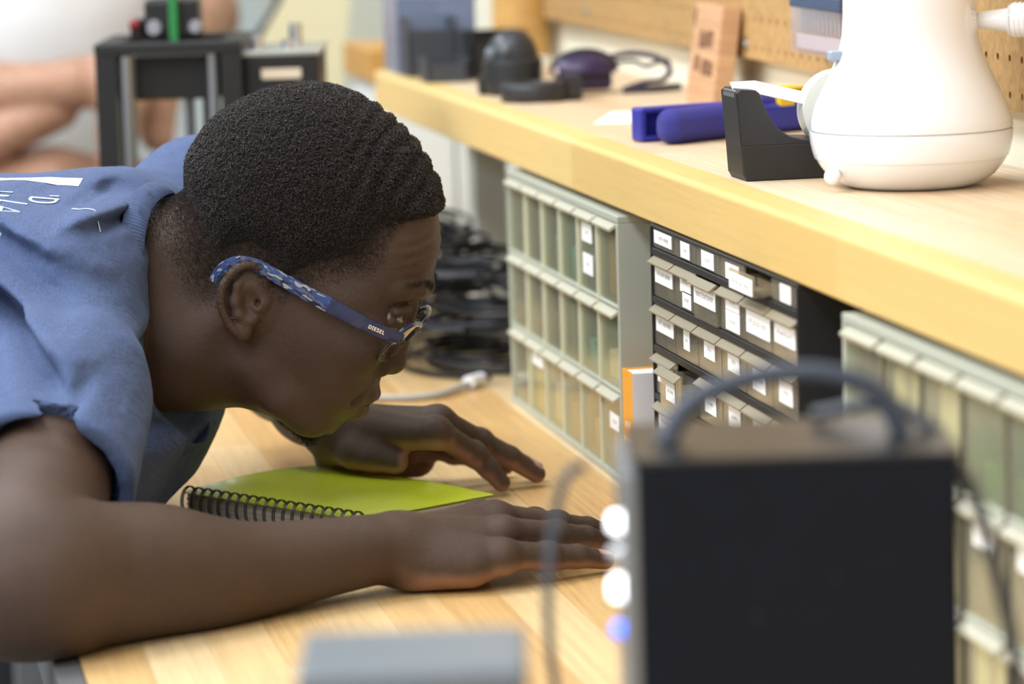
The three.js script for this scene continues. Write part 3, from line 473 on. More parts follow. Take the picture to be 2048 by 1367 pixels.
const CHIN = orb(3, -128, 0, 17, 15, 18), BROW = sym(chain([[88, -30, 6, 7], [84, -29, 24, 7.5], [72, -27, 42, 7]], 6)), SOCKET = sym(orb(83, -53, 31, 15, 13, 17)), EYE = sym(orb(64.5, -47, 30.5, 12.4)), LID = sym(chain([[75, -43.5, 20, 3.8], [76.8, -44, 30, 4.4], [70.5, -44, 41, 3.8]], 3)), LOWLID = sym(chain([[71, -53, 21, 3.2], [72.5, -54, 31, 3.6], [67, -51.5, 41, 3.2]], 3)), CHEEK = sym(orb(44, -66, 42, 20, 20, 17)), FOLD = sym(chain([[58, -92, 22, 2.2], [48, -104, 27, 2.0], [34, -114, 31, 1.6]], 3)), JAW = sym(chain([[-38, -82, 50, 9], [-20, -108, 44, 9], [2, -128, 22, 9]], 10));
const HELIX = chain(smooth([[-27, -25, 68, 2.2], [-23, -16, 71, 2.8], [-25, -6.5, 74, 3.1], [-33, -1.5, 78, 3.2], [-42, -3.5, 81, 3.3], [-50, -11, 84, 3.3], [-54.5, -21, 86, 3.2], [-55, -32, 86, 3.0], [-51.5, -43, 83, 2.9], [-46, -52, 79, 3.4]], 26), 1), ANTI = chain([[-37, -9, 75, 2.6], [-44, -17, 79, 3.2], [-46, -29, 80, 3.4], [-43.5, -39, 79, 3.2], [-38, -44, 77, 2.8]], 4), LOBE = orb(-42, -51, 76, 7.5, 8.5, 4.5), PLATE = orb(-40, -24, 73, 15, 25, 5.5), TRAGUS = chain([[-25, -31, 71, 4], [-29, -35, 74, 3.2]], 3), ANTITRAGUS = orb(-35, -44, 76, 4.5, 3.5, 3.5), CONCHA = orb(-34, -31, 79, 8.5, 11, 7), CANAL = orb(-30, -31, 74, 4, 4.5, 7), EARROOT = orb(-28, -28, 64, 16, 26, 8);
function headMM(a, b, c) {
  let d = skullD(a, b, c); if (d > 45) return d - 12;
  const m = Math.abs(c);
  if (a > 10) {
    d = smin(d, CHEEK(a, b, c), 14); d = smin(d, BROW(a, b, c), 9); d = smin(d, CHIN(a, b, c), 12); d = smax(d, -SOCKET(a, b, c), 9);
    d = smin(d, EYE(a, b, c), 1.2); d = smin(d, LID(a, b, c), 2); d = smin(d, LOWLID(a, b, c), 3);
    d = smin(d, NOSE[0](a, b, c), 8); d = smin(d, NOSE[1](a, b, c), 8); d = smin(d, NOSE[2](a, b, c), 4); d = smax(d, -NOSTRIL(a, b, c), 2);
    d = smax(d, -FOLD(a, b, c), 6);
    d = smin(d, UPPER(a, b, m), 4); d = smin(d, LOWER(a, b, m), 4); d = smax(d, -MOUTH(a, b, m), 1.6);
    const w = b - 4 - 0.10 * (a - 60); if (a > 70 && b > -26 && b < 22) d -= 0.35 * Math.sin(w * 0.62 + 0.9 * noise3(a * 0.06, b * 0.06, c * 0.04) * 6) * sstep(22, 10, b) * sstep(-26, -16, b) * sstep(70, 86, a); // brow creases
  }
  d = smin(d, JAW(a, b, c), 16);
  if (a < 0 && m > 45) { let e = smin(PLATE(a, b, m), EARROOT(a, b, m), 6); e = smin(e, LOBE(a, b, m), 4); e = smax(e, -CONCHA(a, b, m), 4); e = smin(e, HELIX(a, b, m), 2); e = smin(e, ANTI(a, b, m), 3); e = smin(e, TRAGUS(a, b, m), 3); e = smin(e, ANTITRAGUS(a, b, m), 3); d = smin(d, e, 3); d = smax(d, -CANAL(a, b, m), 2); }
  return d;
}
// neck in the head frame
const NECK1 = cone(-45, 0, 0, -155, -12, 0, 50, 46), NECK2 = chain([[-40, -62, 0, 50], [-95, -66, 0, 53], [-155, -66, 0, 60]], 20), ADAM = orb(-75, -112, 0, 14, 8, 10), STERNO = sym(chain([[-40, -30, 56, 9], [-90, -70, 48, 10], [-125, -105, 26, 9]], 12));
function headD(x, y, z) { const [a, b, c] = toHead(x, y, z); let d = headMM(a, b, c); if (a < 20) { let n = smin(NECK1(a, b, c * 0.98), NECK2(a, b, c * 0.94), 30); n = smin(n, STERNO(a, b, c), 16); n = smin(n, ADAM(a, b, c), 8); d = smin(d, n, 22); } return d / 1000; }
// arms and hands (metres, world)
const RS = [0.162, 1.064, -2.505], LS = [0.304, 1.152, -2.872];
const R_ARM = chain(smooth([[RS[0], RS[1], RS[2], 0.03], [0.143, 1.028, -2.43, 0.044], [0.116, 0.988, -2.335, 0.047], [0.1148, 0.9690, -2.2995, 0.0490], [0.1479, 0.9665, -2.3208, 0.0485], [0.2005, 0.9625, -2.3461, 0.0452], [0.2358, 0.9560, -2.359, 0.0392], [0.2724, 0.9515, -2.377, 0.0330], [0.3287, 0.9518, -2.4022, 0.0268], [0.3629, 0.9522, -2.4162, 0.0240], [0.388, 0.951, -2.428, 0.0228]], 44), 0.004);
const ELBOW = orb(0.118, 0.972, -2.312, 0.047, 0.05, 0.05);
const L_ELB = [0.37, 1.03, -3.03];
const L_ARM = chain([[LS[0], LS[1], LS[2], 0.05], [0.33, 1.095, -2.94, 0.05], [L_ELB[0], L_ELB[1], L_ELB[2], 0.044], [0.378, 1.005, -2.96, 0.042], [0.388, 0.988, -2.885, 0.0325], [0.398, 0.974, -2.822, 0.027]], 0.02);
// a hand from joints: [wrist], fingers as [knuckle, middle joint, end joint, tip]
function hand(wrist, fingers, thumb, palm, radii) {
  const fs = fingers.map((p, i) => chain(p.map((q, k) => [q[0], q[1], q[2], radii[i] * [1.12, 1.0, 0.88, 0.74][k]]), 0.0035));
  const knob = fingers.map((p, i) => orb(p[1][0], p[1][1] + 0.0012, p[1][2], radii[i] * 1.07)), knuck = fingers.map((p, i) => orb(p[0][0], p[0][1], p[0][2], radii[i] * 1.22));
  const bones = fingers.map((p, i) => cone(wrist[0], wrist[1], wrist[2], p[0][0], p[0][1] - 0.003, p[0][2], 0.0185, radii[i] * 1.28)), pm = palm.map((q) => cone(...q));
  const th = chain(thumb, 0.006), cords = fingers.map((p, i) => cone(lerp(wrist[0], p[0][0], 0.25), lerp(wrist[1], p[0][1], 0.25) + 0.0145, lerp(wrist[2], p[0][2], 0.25), p[0][0] - 0.004, p[0][1] + radii[i] * 0.75, p[0][2], 0.0022, 0.0034));
  return (x, y, z) => {
    let d = bones[0](x, y, z); for (let i = 1; i < bones.length; i++) d = smin(d, bones[i](x, y, z), 0.010); for (const q of pm) d = smin(d, q(x, y, z), 0.014);
    let f = 1; for (let i = 0; i < fs.length; i++) { f = smin(f, smin(fs[i](x, y, z), knob[i](x, y, z), 0.004), 0.0012); }
    for (const q of knuck) d = smin(d, q(x, y, z), 0.006); for (const q of cords) d = smin(d, q(x, y, z), 0.005);
    d = smin(d, f, 0.006); return smin(d, th(x, y, z), 0.008);
  };
}
const mid3 = (a, b, t, dy = 0) => [lerp(a[0], b[0], t), lerp(a[1], b[1], t) + dy, lerp(a[2], b[2], t)];
const finger = (m, p, t) => [m, p, mid3(p, t, 0.52, 0.0015), t];
const R_FINGERS = [finger([0.457, 0.9555, -2.495], [0.504, 0.943, -2.522], [0.549, 0.928, -2.557]), finger([0.463, 0.959, -2.466], [0.514, 0.9455, -2.489], [0.565, 0.928, -2.527]), finger([0.462, 0.9540, -2.437], [0.507, 0.9450, -2.4585], [0.556, 0.9285, -2.494]), finger([0.456, 0.9440, -2.408], [0.4925, 0.9375, -2.4215], [0.5385, 0.9285, -2.440])];
const R_HAND = hand([0.385, 0.951, -2.4265], R_FINGERS, [[0.396, 0.944, -2.452, 0.014], [0.428, 0.937, -2.497, 0.0125], [0.449, 0.932, -2.517, 0.0105], [0.473, 0.9295, -2.531, 0.0085]], [[0.394, 0.9385, -2.418, 0.432, 0.9375, -2.408, 0.0185, 0.0155], [0.402, 0.939, -2.45, 0.45, 0.941, -2.47, 0.017, 0.0145]], [0.0100, 0.0106, 0.0103, 0.0096]);
const L_FINGERS = [finger([0.470, 0.979, -2.749], [0.504, 0.9545, -2.768], [0.5265, 0.9295, -2.769]), finger([0.477, 0.983, -2.776], [0.514, 0.960, -2.793], [0.562, 0.9295, -2.799]), finger([0.470, 0.975, -2.806], [0.514, 0.9535, -2.820], [0.565, 0.9295, -2.821]), finger([0.460, 0.958, -2.832], [0.501, 0.943, -2.846], [0.546, 0.9285, -2.848])];
const L_HAND = hand([0.398, 0.974, -2.822], L_FINGERS, [[0.401, 0.962, -2.808, 0.0165], [0.4105, 0.959, -2.790, 0.0138], [0.4220, 0.9565, -2.7775, 0.0116], [0.4390, 0.9530, -2.768, 0.0106]], [[0.405, 0.948, -2.843, 0.470, 0.940, -2.852, 0.022, 0.0165], [0.402, 0.972, -2.818, 0.458, 0.974, -2.782, 0.018, 0.0115]], [0.0098, 0.0102, 0.0098, 0.0090]);
const TRUNK = chain([[0.185, 1.09, -2.70, 0.05], [0.13, 1.085, -2.71, 0.08], [0.0, 1.08, -2.74, 0.10], [-0.2, 1.05, -2.80, 0.10], [-0.30, 1.0, -2.83, 0.10]], 0.05), SHOULDERS = chain([[...RS, 0.028], [0.175, 1.09, -2.68, 0.05], [...LS, 0.042]], 0.05);
function bodyD(x, y, z) {
  let d = 1;
  if (x > 0.12 && x < 0.5 && y > 0.93) d = headD(x, y, z);
  if (x < 0.32) d = smin(d, smin(TRUNK(x, y, z), SHOULDERS(x, y, z), 0.04), 0.02);
  d = smin(d, R_ARM(x, y, z), 0.012); d = smin(d, L_ARM(x, y, z), 0.004);
  if (x > 0.34) { if (z > -2.62) d = smin(d, R_HAND(x, y, z), 0.010); else d = smin(d, L_HAND(x, y, z), 0.008); }
  return smax(d, BENCH + 0.0006 - y, 0.003);
}
// skin colours (linear): darker pigment on the outside of the body, paler palms, pads and nails, dark lips
const SKIN = [0.061, 0.0355, 0.0245], PALM = [0.26, 0.135, 0.088], NAIL = [0.42, 0.27, 0.22], LIP = [0.075, 0.04, 0.036], EYEWHITE = [0.34, 0.28, 0.24];
const tips = [...R_FINGERS, ...L_FINGERS].map((f) => f[3]);
function skinColor(x, y, z, nx, ny, nz) {
  const v = 0.88 + 0.24 * fbm3(x * 60, y * 60, z * 60, 3); let c = SKIN.map((k) => k * v);
  const mixc = (t, q) => { c = c.map((k, i) => lerp(k, q[i] * v, t)); };
  if (x > 0.3 && y < 0.985 && (z > -2.6 || z < -2.68)) {
    const toPalm = sstep(0.15, 0.75, -ny + 0.25 * fbm3(x * 90, y * 90, z * 90, 2)); mixc(toPalm * sstep(0.375, 0.40, x), PALM);
    for (const t of tips) { const dx = x - t[0], dy = y - t[1], dz = z - t[2], r = Math.hypot(dx, dy, dz); if (r < 0.016 && ny > 0.45 && dx > -0.0075) mixc(sstep(0.0125, 0.0105, r) * sstep(0.5, 0.72, ny), NAIL); }
    const rt = Math.hypot(x - 0.4430, y - 0.9520, z + 2.7640); if (rt < 0.017) mixc(sstep(0.016, 0.011, rt) * sstep(0.2, 0.7, nx * 0.9 + 0.3), PALM);
    // creased, darker skin over the knuckles
    for (const f of R_FINGERS.concat(L_FINGERS)) { const q = f[1], r = Math.hypot(x - q[0], y - q[1] - 0.006, z - q[2]); if (r < 0.014) mixc(0.45 * sstep(0.014, 0.006, r), [0.075, 0.045, 0.035]); }
  }
  if (x > 0.3) {
    const [a, b, cc] = toHead(x, y, z), m = Math.abs(cc);
    if (a > 20 && b < -95) { const l = Math.min(UPPER(a, b, m), LOWER(a, b, m)); mixc(sstep(1.6, 0.2, l) * 0.8, LIP); }
    if (a > 55 && b < -30 && b > -62) { const e = EYE(a, b, cc), l = Math.min(LID(a, b, cc), LOWLID(a, b, cc)); if (e < 0.5 && l > 0.6) { const iris = Math.hypot(b + 48, m - 32); c = iris < 5.2 ? [0.02, 0.012, 0.01] : EYEWHITE.slice(); } }
  }
  return c;
}
const skinBump = scaled(tex(512, 512, tile((u, v) => { const w = fbm3(u * 30, v * 30, 4.4, 2) * 0.9, l1 = Math.abs(Math.sin((u * 90 + v * 40 + w * 5) * 3.14159)), l2 = Math.abs(Math.sin((v * 80 - u * 50 + w * 6) * 3.14159)); return 0.35 * fbm3(u * 60, v * 60, 2.2, 2) + 0.35 * Math.min(1, 1.6 * Math.min(l1, l2)) + 0.3 * fbm3(u * 150, v * 150, 7.2, 2); }), false), 14, 14);
const skinMat = new THREE.MeshPhysicalMaterial({ vertexColors: true, roughness: 0.5, specularIntensity: 0.7, bumpMap: skinBump, bumpScale: 0.0009 });
const man = thing('person', 'man in glasses and blue T-shirt bending low over the bench, both palms on it', 'person', [0.15, 0, -2.7]);
const manShift = (g) => g.translate(-0.15, 0, 2.7);
{
  const inHead = (x, y, z) => x > 0.215 && y > 0.94 && z > -2.80 && z < -2.545 && !(x > 0.34 && y < 0.9935 && z < -2.70);
  const inRH = (x, y, z) => x > 0.372 && y < 0.99 && z > -2.60, inLH = (x, y, z) => x > 0.378 && y < 1.02 && z < -2.68 && !inHead(x, y, z);
  const parts = [
    meshField((x, y, z) => Math.min(headD(x, y, z), x < 0.3 ? smin(TRUNK(x, y, z), SHOULDERS(x, y, z), 0.04) : 1), [0.20, 0.955, -2.80], [0.475, 1.285, -2.53], 0.0019, skinColor, (x) => x > 0.215),
    meshField(bodyD, [0.370, BENCH - 0.01, -2.60], [0.59, 0.985, -2.375], 0.0019, skinColor, (x) => x > 0.372),
    meshField((x, y, z) => smax(smin(L_ARM(x, y, z), L_HAND(x, y, z), 0.008), BENCH + 0.0006 - y, 0.003), [0.35, BENCH - 0.01, -2.90], [0.59, 1.02, -2.72], 0.0019, skinColor, (x, y, z) => z > -2.889),
    meshField(R_ARM2, [0.03, BENCH - 0.01, -2.60], [0.40, 1.17, -2.22], 0.004, skinColor, (x, y, z) => x < 0.378),
    meshField(L_ARM, [0.22, 0.92, -3.10], [0.45, 1.24, -2.80], 0.004, skinColor, (x, y, z) => z < -2.884),
    meshField((x, y, z) => smin(TRUNK(x, y, z), SHOULDERS(x, y, z), 0.04), [-0.42, 0.88, -3.0], [0.23, 1.24, -2.45], 0.009, skinColor, (x) => x < 0.216),
  ];
  add('body', manShift(joinIndexed(parts)), skinMat, man);
}
function R_ARM2(x, y, z) { let d = smin(R_ARM(x, y, z), ELBOW(x, y, z), 0.03); if (x > 0.34) d = smin(d, R_HAND(x, y, z), 0.010); return smax(d, BENCH + 0.0006 - y, 0.003); }
// ---------------------------------------------------------------- T-shirt
const TORSO = [[-128, 33], [-137, 43], [-150, 53], [-190, 59], [-232, 62], [-320, 62], [-420, 57], [-520, 40], [-570, -20], [-570, -130], [-500, -195], [-400, -222], [-300, -226], [-230, -222], [-195, -214], [-150, -207], [-134, -200], [-113, -166], [-97, -144], [-100, -130], [-119, -112], [-133, -80], [-138, -40], [-137, 0]];
const TWIDTH = [[-90, -125, 110, 45], [-112, 0, 120, 40], [-112, -70, 120, 40], [-150, -60, 135, 60], [-200, 0, 160, 75], [-200, -150, 100, 65], [-300, -60, 172, 95], [-450, -60, 170, 95], [-140, -180, 85, 45]];
const TA = -600, TB = -250, TS = 3, TW = 190, TH = 120, tD = new Float32Array(TW * TH), tW = new Float32Array(TW * TH), tR = new Float32Array(TW * TH);
{
  const pts = new THREE.CatmullRomCurve3(TORSO.map(([a, b]) => V(a, b, 0)), true, 'centripetal').getPoints(140), n = pts.length - 1;
  for (let j = 0; j < TH; j++) for (let i = 0; i < TW; i++) {
    const x = TA + i * TS, y = TB + j * TS; let d2 = 1e9, inside = false;
    for (let k = 0; k < n; k++) { const p = pts[k], q = pts[k + 1], ex = q.x - p.x, ey = q.y - p.y, wx = x - p.x, wy = y - p.y, l = ex * ex + ey * ey, t = l ? clamp((wx * ex + wy * ey) / l, 0, 1) : 0; const dd = (wx - ex * t) ** 2 + (wy - ey * t) ** 2; if (dd < d2) d2 = dd; if ((p.y > y) !== (q.y > y) && x < ex * (y - p.y) / ey + p.x) inside = !inside; }
    tD[j * TW + i] = (inside ? -1 : 1) * Math.sqrt(d2);
    let sw = 0, w = 0, r = 0; for (const [a, b, ww, rr] of TWIDTH) { const g = Math.exp(-((a - x) ** 2 + (b - y) ** 2) / (2 * 45 * 45)) + 1e-6; sw += g; w += g * ww; r += g * rr; } tW[j * TW + i] = w / sw; tR[j * TW + i] = r / sw;
  }
}
function lookT(g, a, b) { const x = clamp((a - TA) / TS, 0, TW - 1.001), y = clamp((b - TB) / TS, 0, TH - 1.001), i = Math.floor(x), j = Math.floor(y), u = x - i, v = y - j, o = j * TW + i; return lerp(lerp(g[o], g[o + 1], u), lerp(g[o + TW], g[o + TW + 1], u), v); }
// folds drawn in the side view: [points, depth in mm (minus: hollow), width, from c, to c]
const FOLDS = [
  [[[-240, 8], [-207, -8], [-181, -25], [-148, -48], [-128, -64]], -17, 7.5, -40, -90], [[[-240, 24], [-206, 6], [-162, -18], [-113, -43]], 9, 9, -40, -90], [[[-240, 36], [-206, 17], [-170, -5], [-135, -26]], -8, 8, -20, -70], [[[-230, 52], [-190, 36], [-150, 18], [-118, 2]], 5, 9, -10, -50], [[[-235, 44], [-205, 30], [-170, 12]], -5, 7, -10, -50],
  [[[-160, 50], [-151, 53], [-124, 51], [-102, 46]], -11, 6, 30, -10], [[[-140, 31], [-134, 33], [-112, 36]], -9, 5, 10, -20], [[[-160, 38], [-133, 46.5], [-105, 45]], 6, 6, 10, -20],
  [[[-240, -78], [-211, -87], [-179, -100], [-152, -131], [-144, -154]], -9, 6, -60, -110], [[[-240, -90], [-212, -98], [-185, -112], [-161, -138]], -7, 5, -60, -110], [[[-235, -70], [-200, -78], [-168, -100], [-150, -122]], 5, 6, -60, -110],
  [[[-113, -50], [-118, -80], [-128, -120]], -5, 7, -50, -90], [[[-150, -150], [-140, -180], [-135, -205]], -5, 8, 0, -60], [[[-118, -150], [-125, -175], [-128, -200]], 4, 8, 20, -40], [[[-200, 60], [-178, 56], [-160, 52]], -4, 10, 0, -40],
];
const foldSegs = FOLDS.map(([p, amp, w, c0, c1]) => ({ p, amp, w, c0, c1, box: [Math.min(...p.map((q) => q[0])) - 3 * w, Math.max(...p.map((q) => q[0])) + 3 * w, Math.min(...p.map((q) => q[1])) - 3 * w, Math.max(...p.map((q) => q[1])) + 3 * w] }));
function foldMM(a, b, c) {
  let s = 0; const ca = c + 150, aa = a - 0.0, bb = b; // strokes are stated for the near flank
  for (const f of foldSegs) {
    if (a < f.box[0] || a > f.box[1] || b < f.box[2] || b > f.box[3]) continue; const wt = sstep(f.c0, f.c1, c); if (wt <= 0) continue;
    let d2 = 1e9, tt = 0; const n = f.p.length - 1; for (let k = 0; k < n; k++) { const p = f.p[k], q = f.p[k + 1], ex = q[0] - p[0], ey = q[1] - p[1], t = clamp(((a - p[0]) * ex + (b - p[1]) * ey) / (ex * ex + ey * ey), 0, 1), dd = (a - p[0] - ex * t) ** 2 + (b - p[1] - ey * t) ** 2; if (dd < d2) { d2 = dd; tt = (k + t) / n; } }
    s += f.amp * wt * Math.exp(-d2 / (f.w * f.w)) * Math.min(1, 4 * tt * (1 - tt) + 0.45);
  }
  return s;
}
const ARM_LEN = Math.hypot(0.1068 - RS[0], 0.9685 - RS[1], -2.3028 - RS[2]), ARM_DIR = [(0.1068 - RS[0]) / ARM_LEN, (0.9685 - RS[1]) / ARM_LEN, (-2.3028 - RS[2]) / ARM_LEN], SLEEVE = 0.118, HEM = RS.map((v, k) => v + ARM_DIR[k] * SLEEVE);
const SLEEVE_R = cone(...RS, ...HEM, 0.060, 0.0640), SLEEVE_IN = cone(...RS.map((v, k) => v + ARM_DIR[k] * (SLEEVE - 0.04)), HEM[0] + ARM_DIR[0] * 0.05, HEM[1] + ARM_DIR[1] * 0.05, HEM[2] + ARM_DIR[2] * 0.05, 0.052, 0.0565), SLEEVE_L = chain([[...LS, 0.060], [0.315, 1.118, -2.905, 0.058], [0.328, 1.09, -2.945, 0.056]], 0.02), YOKE = chain([[...RS, 0.054], [...fromHead(-176, -28, -95), 0.05], [...fromHead(-170, -10, 40), 0.05], [...LS, 0.054]], 0.05);
const CHEST = chain([[...fromHead(-132, -112, 98), 0.047], [...fromHead(-150, -150, 70), 0.047], [...fromHead(-165, -175, 30), 0.04]], 0.02);
const HOLE = orb(-92, -53, 0, 42, 93, 75);
function shirtD(x, y, z) {
  const [a, b, c] = toHead(x, y, z), w = lookT(tW, a, b), R = lookT(tR, a, b), q = Math.max(0, 1 + lookT(tD, a, b) / R), s = Math.abs(c + 8) / w;
  let out = 0; if (a < TA || b < TB || b > TB + TH * TS || a > TA + TW * TS) out = Math.max(TA - a, TB - b, b - TB - TH * TS, a - TA - TW * TS);
  let d = ((Math.pow(Math.pow(s, 2.4) + Math.pow(q, 2.4), 1 / 2.4) - 1) * Math.min(w, R) * 0.9 + out) / 1000;
  d = smin(d, YOKE(x, y, z), 0.035); d = smin(d, SLEEVE_L(x, y, z), 0.03); d = smin(d, CHEST(x, y, z), 0.03);
  let sl = SLEEVE_R(x, y, z); const pl = (x - HEM[0]) * ARM_DIR[0] + (y - HEM[1]) * ARM_DIR[1] + (z - HEM[2]) * ARM_DIR[2]; sl = smax(sl, pl, 0.006); d = smin(d, sl, 0.010);
  if (pl > -0.022 && pl < 0.05) d = smax(d, -SLEEVE_IN(x, y, z), 0.003);
  if (a > -260) { d -= foldMM(a, b, c) / 1000; d -= 0.0045 * (fbm3(a * 0.021, b * 0.03, c * 0.022, 3) - 0.5) + 0.0012 * (fbm3(a * 0.06 + b * 0.03, b * 0.09, c * 0.05, 2) - 0.5); }
  if (a > -150) d = smax(d, -HOLE(a, b, c) / 1000, 0.006);
  return smax(d, BENCH + 0.0012 - y - (x < 0.12 ? 0.3 : 0), 0.004);
}
const heatherF = tile((u, v) => 0.55 * fbm3(u * 90, v * 40, 3.1, 2) + 0.45 * fbm3(u * 200, v * 120, 8.8, 2));
const heather = tex(512, 512, (u, v) => { const n = heatherF(u, v), k = 0.80 + 0.55 * (n - 0.42); return [k * 0.99, k, k * 1.01]; });
const weave = tex(256, 256, (u, v) => 0.5 + 0.25 * Math.sin(u * Math.PI * 2 * 48) * Math.sin(v * Math.PI * 2 * 48) + 0.5 * (speckF(u, v) - 0.5), false);
const shirtMat = mat(0x50628b, 0.9, { map: scaled(heather, 16, 16), bumpMap: scaled(weave, 16, 16), bumpScale: 0.0005, sheen: 0.3, sheenRoughness: 0.6, sheenColor: new THREE.Color(0x8fa4cf) });
const shirt = add('shirt', manShift(joinIndexed([meshField(shirtD, [0.02, BENCH - 0.03, -3.02], [0.345, 1.26, -2.34], 0.0036, null, (x) => x > 0.025), meshField(shirtD, [-0.30, 0.86, -3.0], [0.03, 1.26, -2.45], 0.009, null, (x) => x < 0.0255)])), shirtMat, man);
shirt.userData.label = 'heathered blue T-shirt with pale print on the back';
{ // ribbed collar: a band along the neck opening
  const loop = [[-110, 42, 0], [-117, 36, -30], [-119, 17, -56], [-119.5, -20, -72], [-120, -55, -74], [-119, -90, -68], [-114.5, -113.5, -56], [-107, -130, -40], [-98.5, -143, -15], [-93.4, -146, 10], [-95, -139, 35], [-100, -122, 54], [-110, -90, 67], [-116, -45, 74], [-117, -5, 70], [-114, 28, 44]];
  const cv = new THREE.CatmullRomCurve3(loop.map(([a, b, c]) => V(a + 2, (b + 54) * 1.045 - 54, c * 1.09)), true, 'centripetal'), n = 160, sec = [[0, -1.1], [-1.2, 0], [0, 1.2], [8, 2.2], [16, 1.7], [18, 0.4], [16, -1], [8, -0.8]], P = [], I = [], U = [];
  for (let i = 0; i <= n; i++) {
    const p = cv.getPointAt((i % n) / n), rad = V(0, p.y + 54, p.z).normalize(), out = V(-1, 0, 0).multiplyScalar(0.86).add(rad.clone().multiplyScalar(0.42)).normalize(), nor = rad.clone().sub(out.clone().multiplyScalar(rad.dot(out))).normalize();
    sec.forEach(([s, h], k) => { const q = p.clone().addScaledVector(out, s).addScaledVector(nor, h + 0.5); P.push(q.x / 1000, q.y / 1000, q.z / 1000); U.push(i / n * 0.42, s / 1000); });
  }
  const m = sec.length; for (let i = 0; i < n; i++) for (let k = 0; k < m; k++) { const a = i * m + k, b = i * m + (k + 1) % m, c = a + m, d = b + m; I.push(a, c, b, b, c, d); }
  const g = new THREE.BufferGeometry(); g.setAttribute('position', new THREE.Float32BufferAttribute(P, 3)); g.setAttribute('uv', new THREE.Float32BufferAttribute(U, 2)); g.setIndex(I); const cg = headPlace(g);
  const rib = tex(64, 8, (u) => 0.5 + 0.5 * Math.sin(u * Math.PI * 2 * 8), false);
  add('collar', manShift(cg), mat(0x495a80, 0.9, { map: scaled(heather, 16, 16), bumpMap: scaled(rib, 60, 1), bumpScale: 0.0006 }), shirt);
  const seam = (s, name) => { const q = []; for (let i = 0; i < n; i++) { const p = cv.getPointAt(i / n), rad = V(0, p.y + 54, p.z).normalize(), out = V(-1, 0, 0).multiplyScalar(0.86).add(rad.clone().multiplyScalar(0.42)).normalize(); const e = p.addScaledVector(out, s).addScaledVector(rad, 1.9); q.push(V(...fromHead(e.x, e.y, e.z))); } add(name, manShift(tube(q, 0.00045, 320, 5, true)), mat(0x2b3656, 0.9), shirt); };
  seam(13.5, 'stitching'); 
}
{ // trousers and shoes
  const jean = mat(0x1f2a44, 0.85, { map: scaled(heather, 12, 12) });
  const LEGS = chain([[-0.26, 1.0, -2.81, 0.13], [-0.30, 0.94, -2.73, 0.10], [-0.24, 0.55, -2.70, 0.075], [-0.30, 0.10, -2.68, 0.062]], 0.05), LEGS2 = chain([[-0.26, 1.0, -2.81, 0.13], [-0.30, 0.94, -2.91, 0.10], [-0.26, 0.55, -2.92, 0.075], [-0.30, 0.10, -2.92, 0.062]], 0.05);
  add('trousers', manShift(meshField((x, y, z) => smin(LEGS(x, y, z), LEGS2(x, y, z), 0.02), [-0.46, 0.04, -3.08], [-0.08, 1.16, -2.58], 0.012, null, (x, y) => y > 0.07)), jean, man);
  for (const z of [-2.68, -2.92]) add('shoe', manShift(new THREE.SphereGeometry(1, 24, 16).scale(0.135, 0.05, 0.05).translate(-0.24, 0.05, z)), mat(0x2a2a2c, 0.6), man);
}
// ---------------------------------------------------------------- short curly hair
const HAIRLINE = [[104, 27], [88, 27], [76, 23], [66, 14], [60, 4], [52, -3], [36, -6], [16, -9], [-2, -17], [-11, -21], [-19, -12], [-26, 3], [-38, 8], [-50, 3], [-57, -6], [-64, -4], [-76, 14], [-88, 34], [-110, 52], [-140, 70], [-120, 150], [20, 160], [120, 120]];
function hairIn(a, b) { let d2 = 1e9, inside = false; const n = HAIRLINE.length; for (let k = 0; k < n; k++) { const p = HAIRLINE[k], q = HAIRLINE[(k + 1) % n], ex = q[0] - p[0], ey = q[1] - p[1], t = clamp(((a - p[0]) * ex + (b - p[1]) * ey) / (ex * ex + ey * ey), 0, 1), dd = (a - p[0] - ex * t) ** 2 + (b - p[1] - ey * t) ** 2; if (dd < d2) d2 = dd; if ((p[1] > b) !== (q[1] > b) && a < ex * (b - p[1]) / ey + p[0]) inside = !inside; } return (inside ? 1 : -1) * Math.sqrt(d2); }
const hairGrid = new Float32Array(GW * GH); for (let j = 0; j < GH; j++) for (let i = 0; i < GW; i++) hairGrid[j * GW + i] = hairIn(GA + i, GB + j);
// how thick the hair stands (mm): full on the crown, faded at temples and nape, crisp at the forehead
const hairHeight = (a, b) => { const h = look(hairGrid, a, b), crisp = sstep(55, 90, a), fade = lerp(34, 7, crisp); return lerp(-0.6, 7.4, sstep(-2, fade, h)); };
const stubble = (a, b) => { const h = look(hairGrid, a, b), crisp = sstep(55, 90, a), nape = sstep(-40, -62, a); return sstep(lerp(lerp(-16, -42, nape), -2, crisp), lerp(10, 2, crisp), h); };
const curlNoise = (a, b, c) => 0.9 * (fbm3(a * 0.22, b * 0.22, c * 0.22, 2) - 0.5) + 0.8 * (fbm3(a * 0.6, b * 0.6, c * 0.6, 2) - 0.5) + sstep(20, 60, a) * sstep(20, 50, b) * 0.7 * Math.sin(a * 0.42 - b * 0.2 + 3 * noise3(a * 0.05, b * 0.05, c * 0.05));
function hairD(x, y, z) { const [a, b, c] = toHead(x, y, z); let d = skullD(a, b, c); if (d > 40) return (d - 8) / 1000; if (a < 20) d = smin(d, NECK1(a, b, c * 0.98), 22); const h = hairHeight(a, b); return (d - h * 0.8 - curlNoise(a, b, c) * clamp(h, 0, 3) * 0.6) / 1000; }
const hairMat = mat(0x1d1917, 0.6, { bumpMap: scaled(fineBump, 40, 40), bumpScale: 0.0012, specularIntensity: 0.7 });
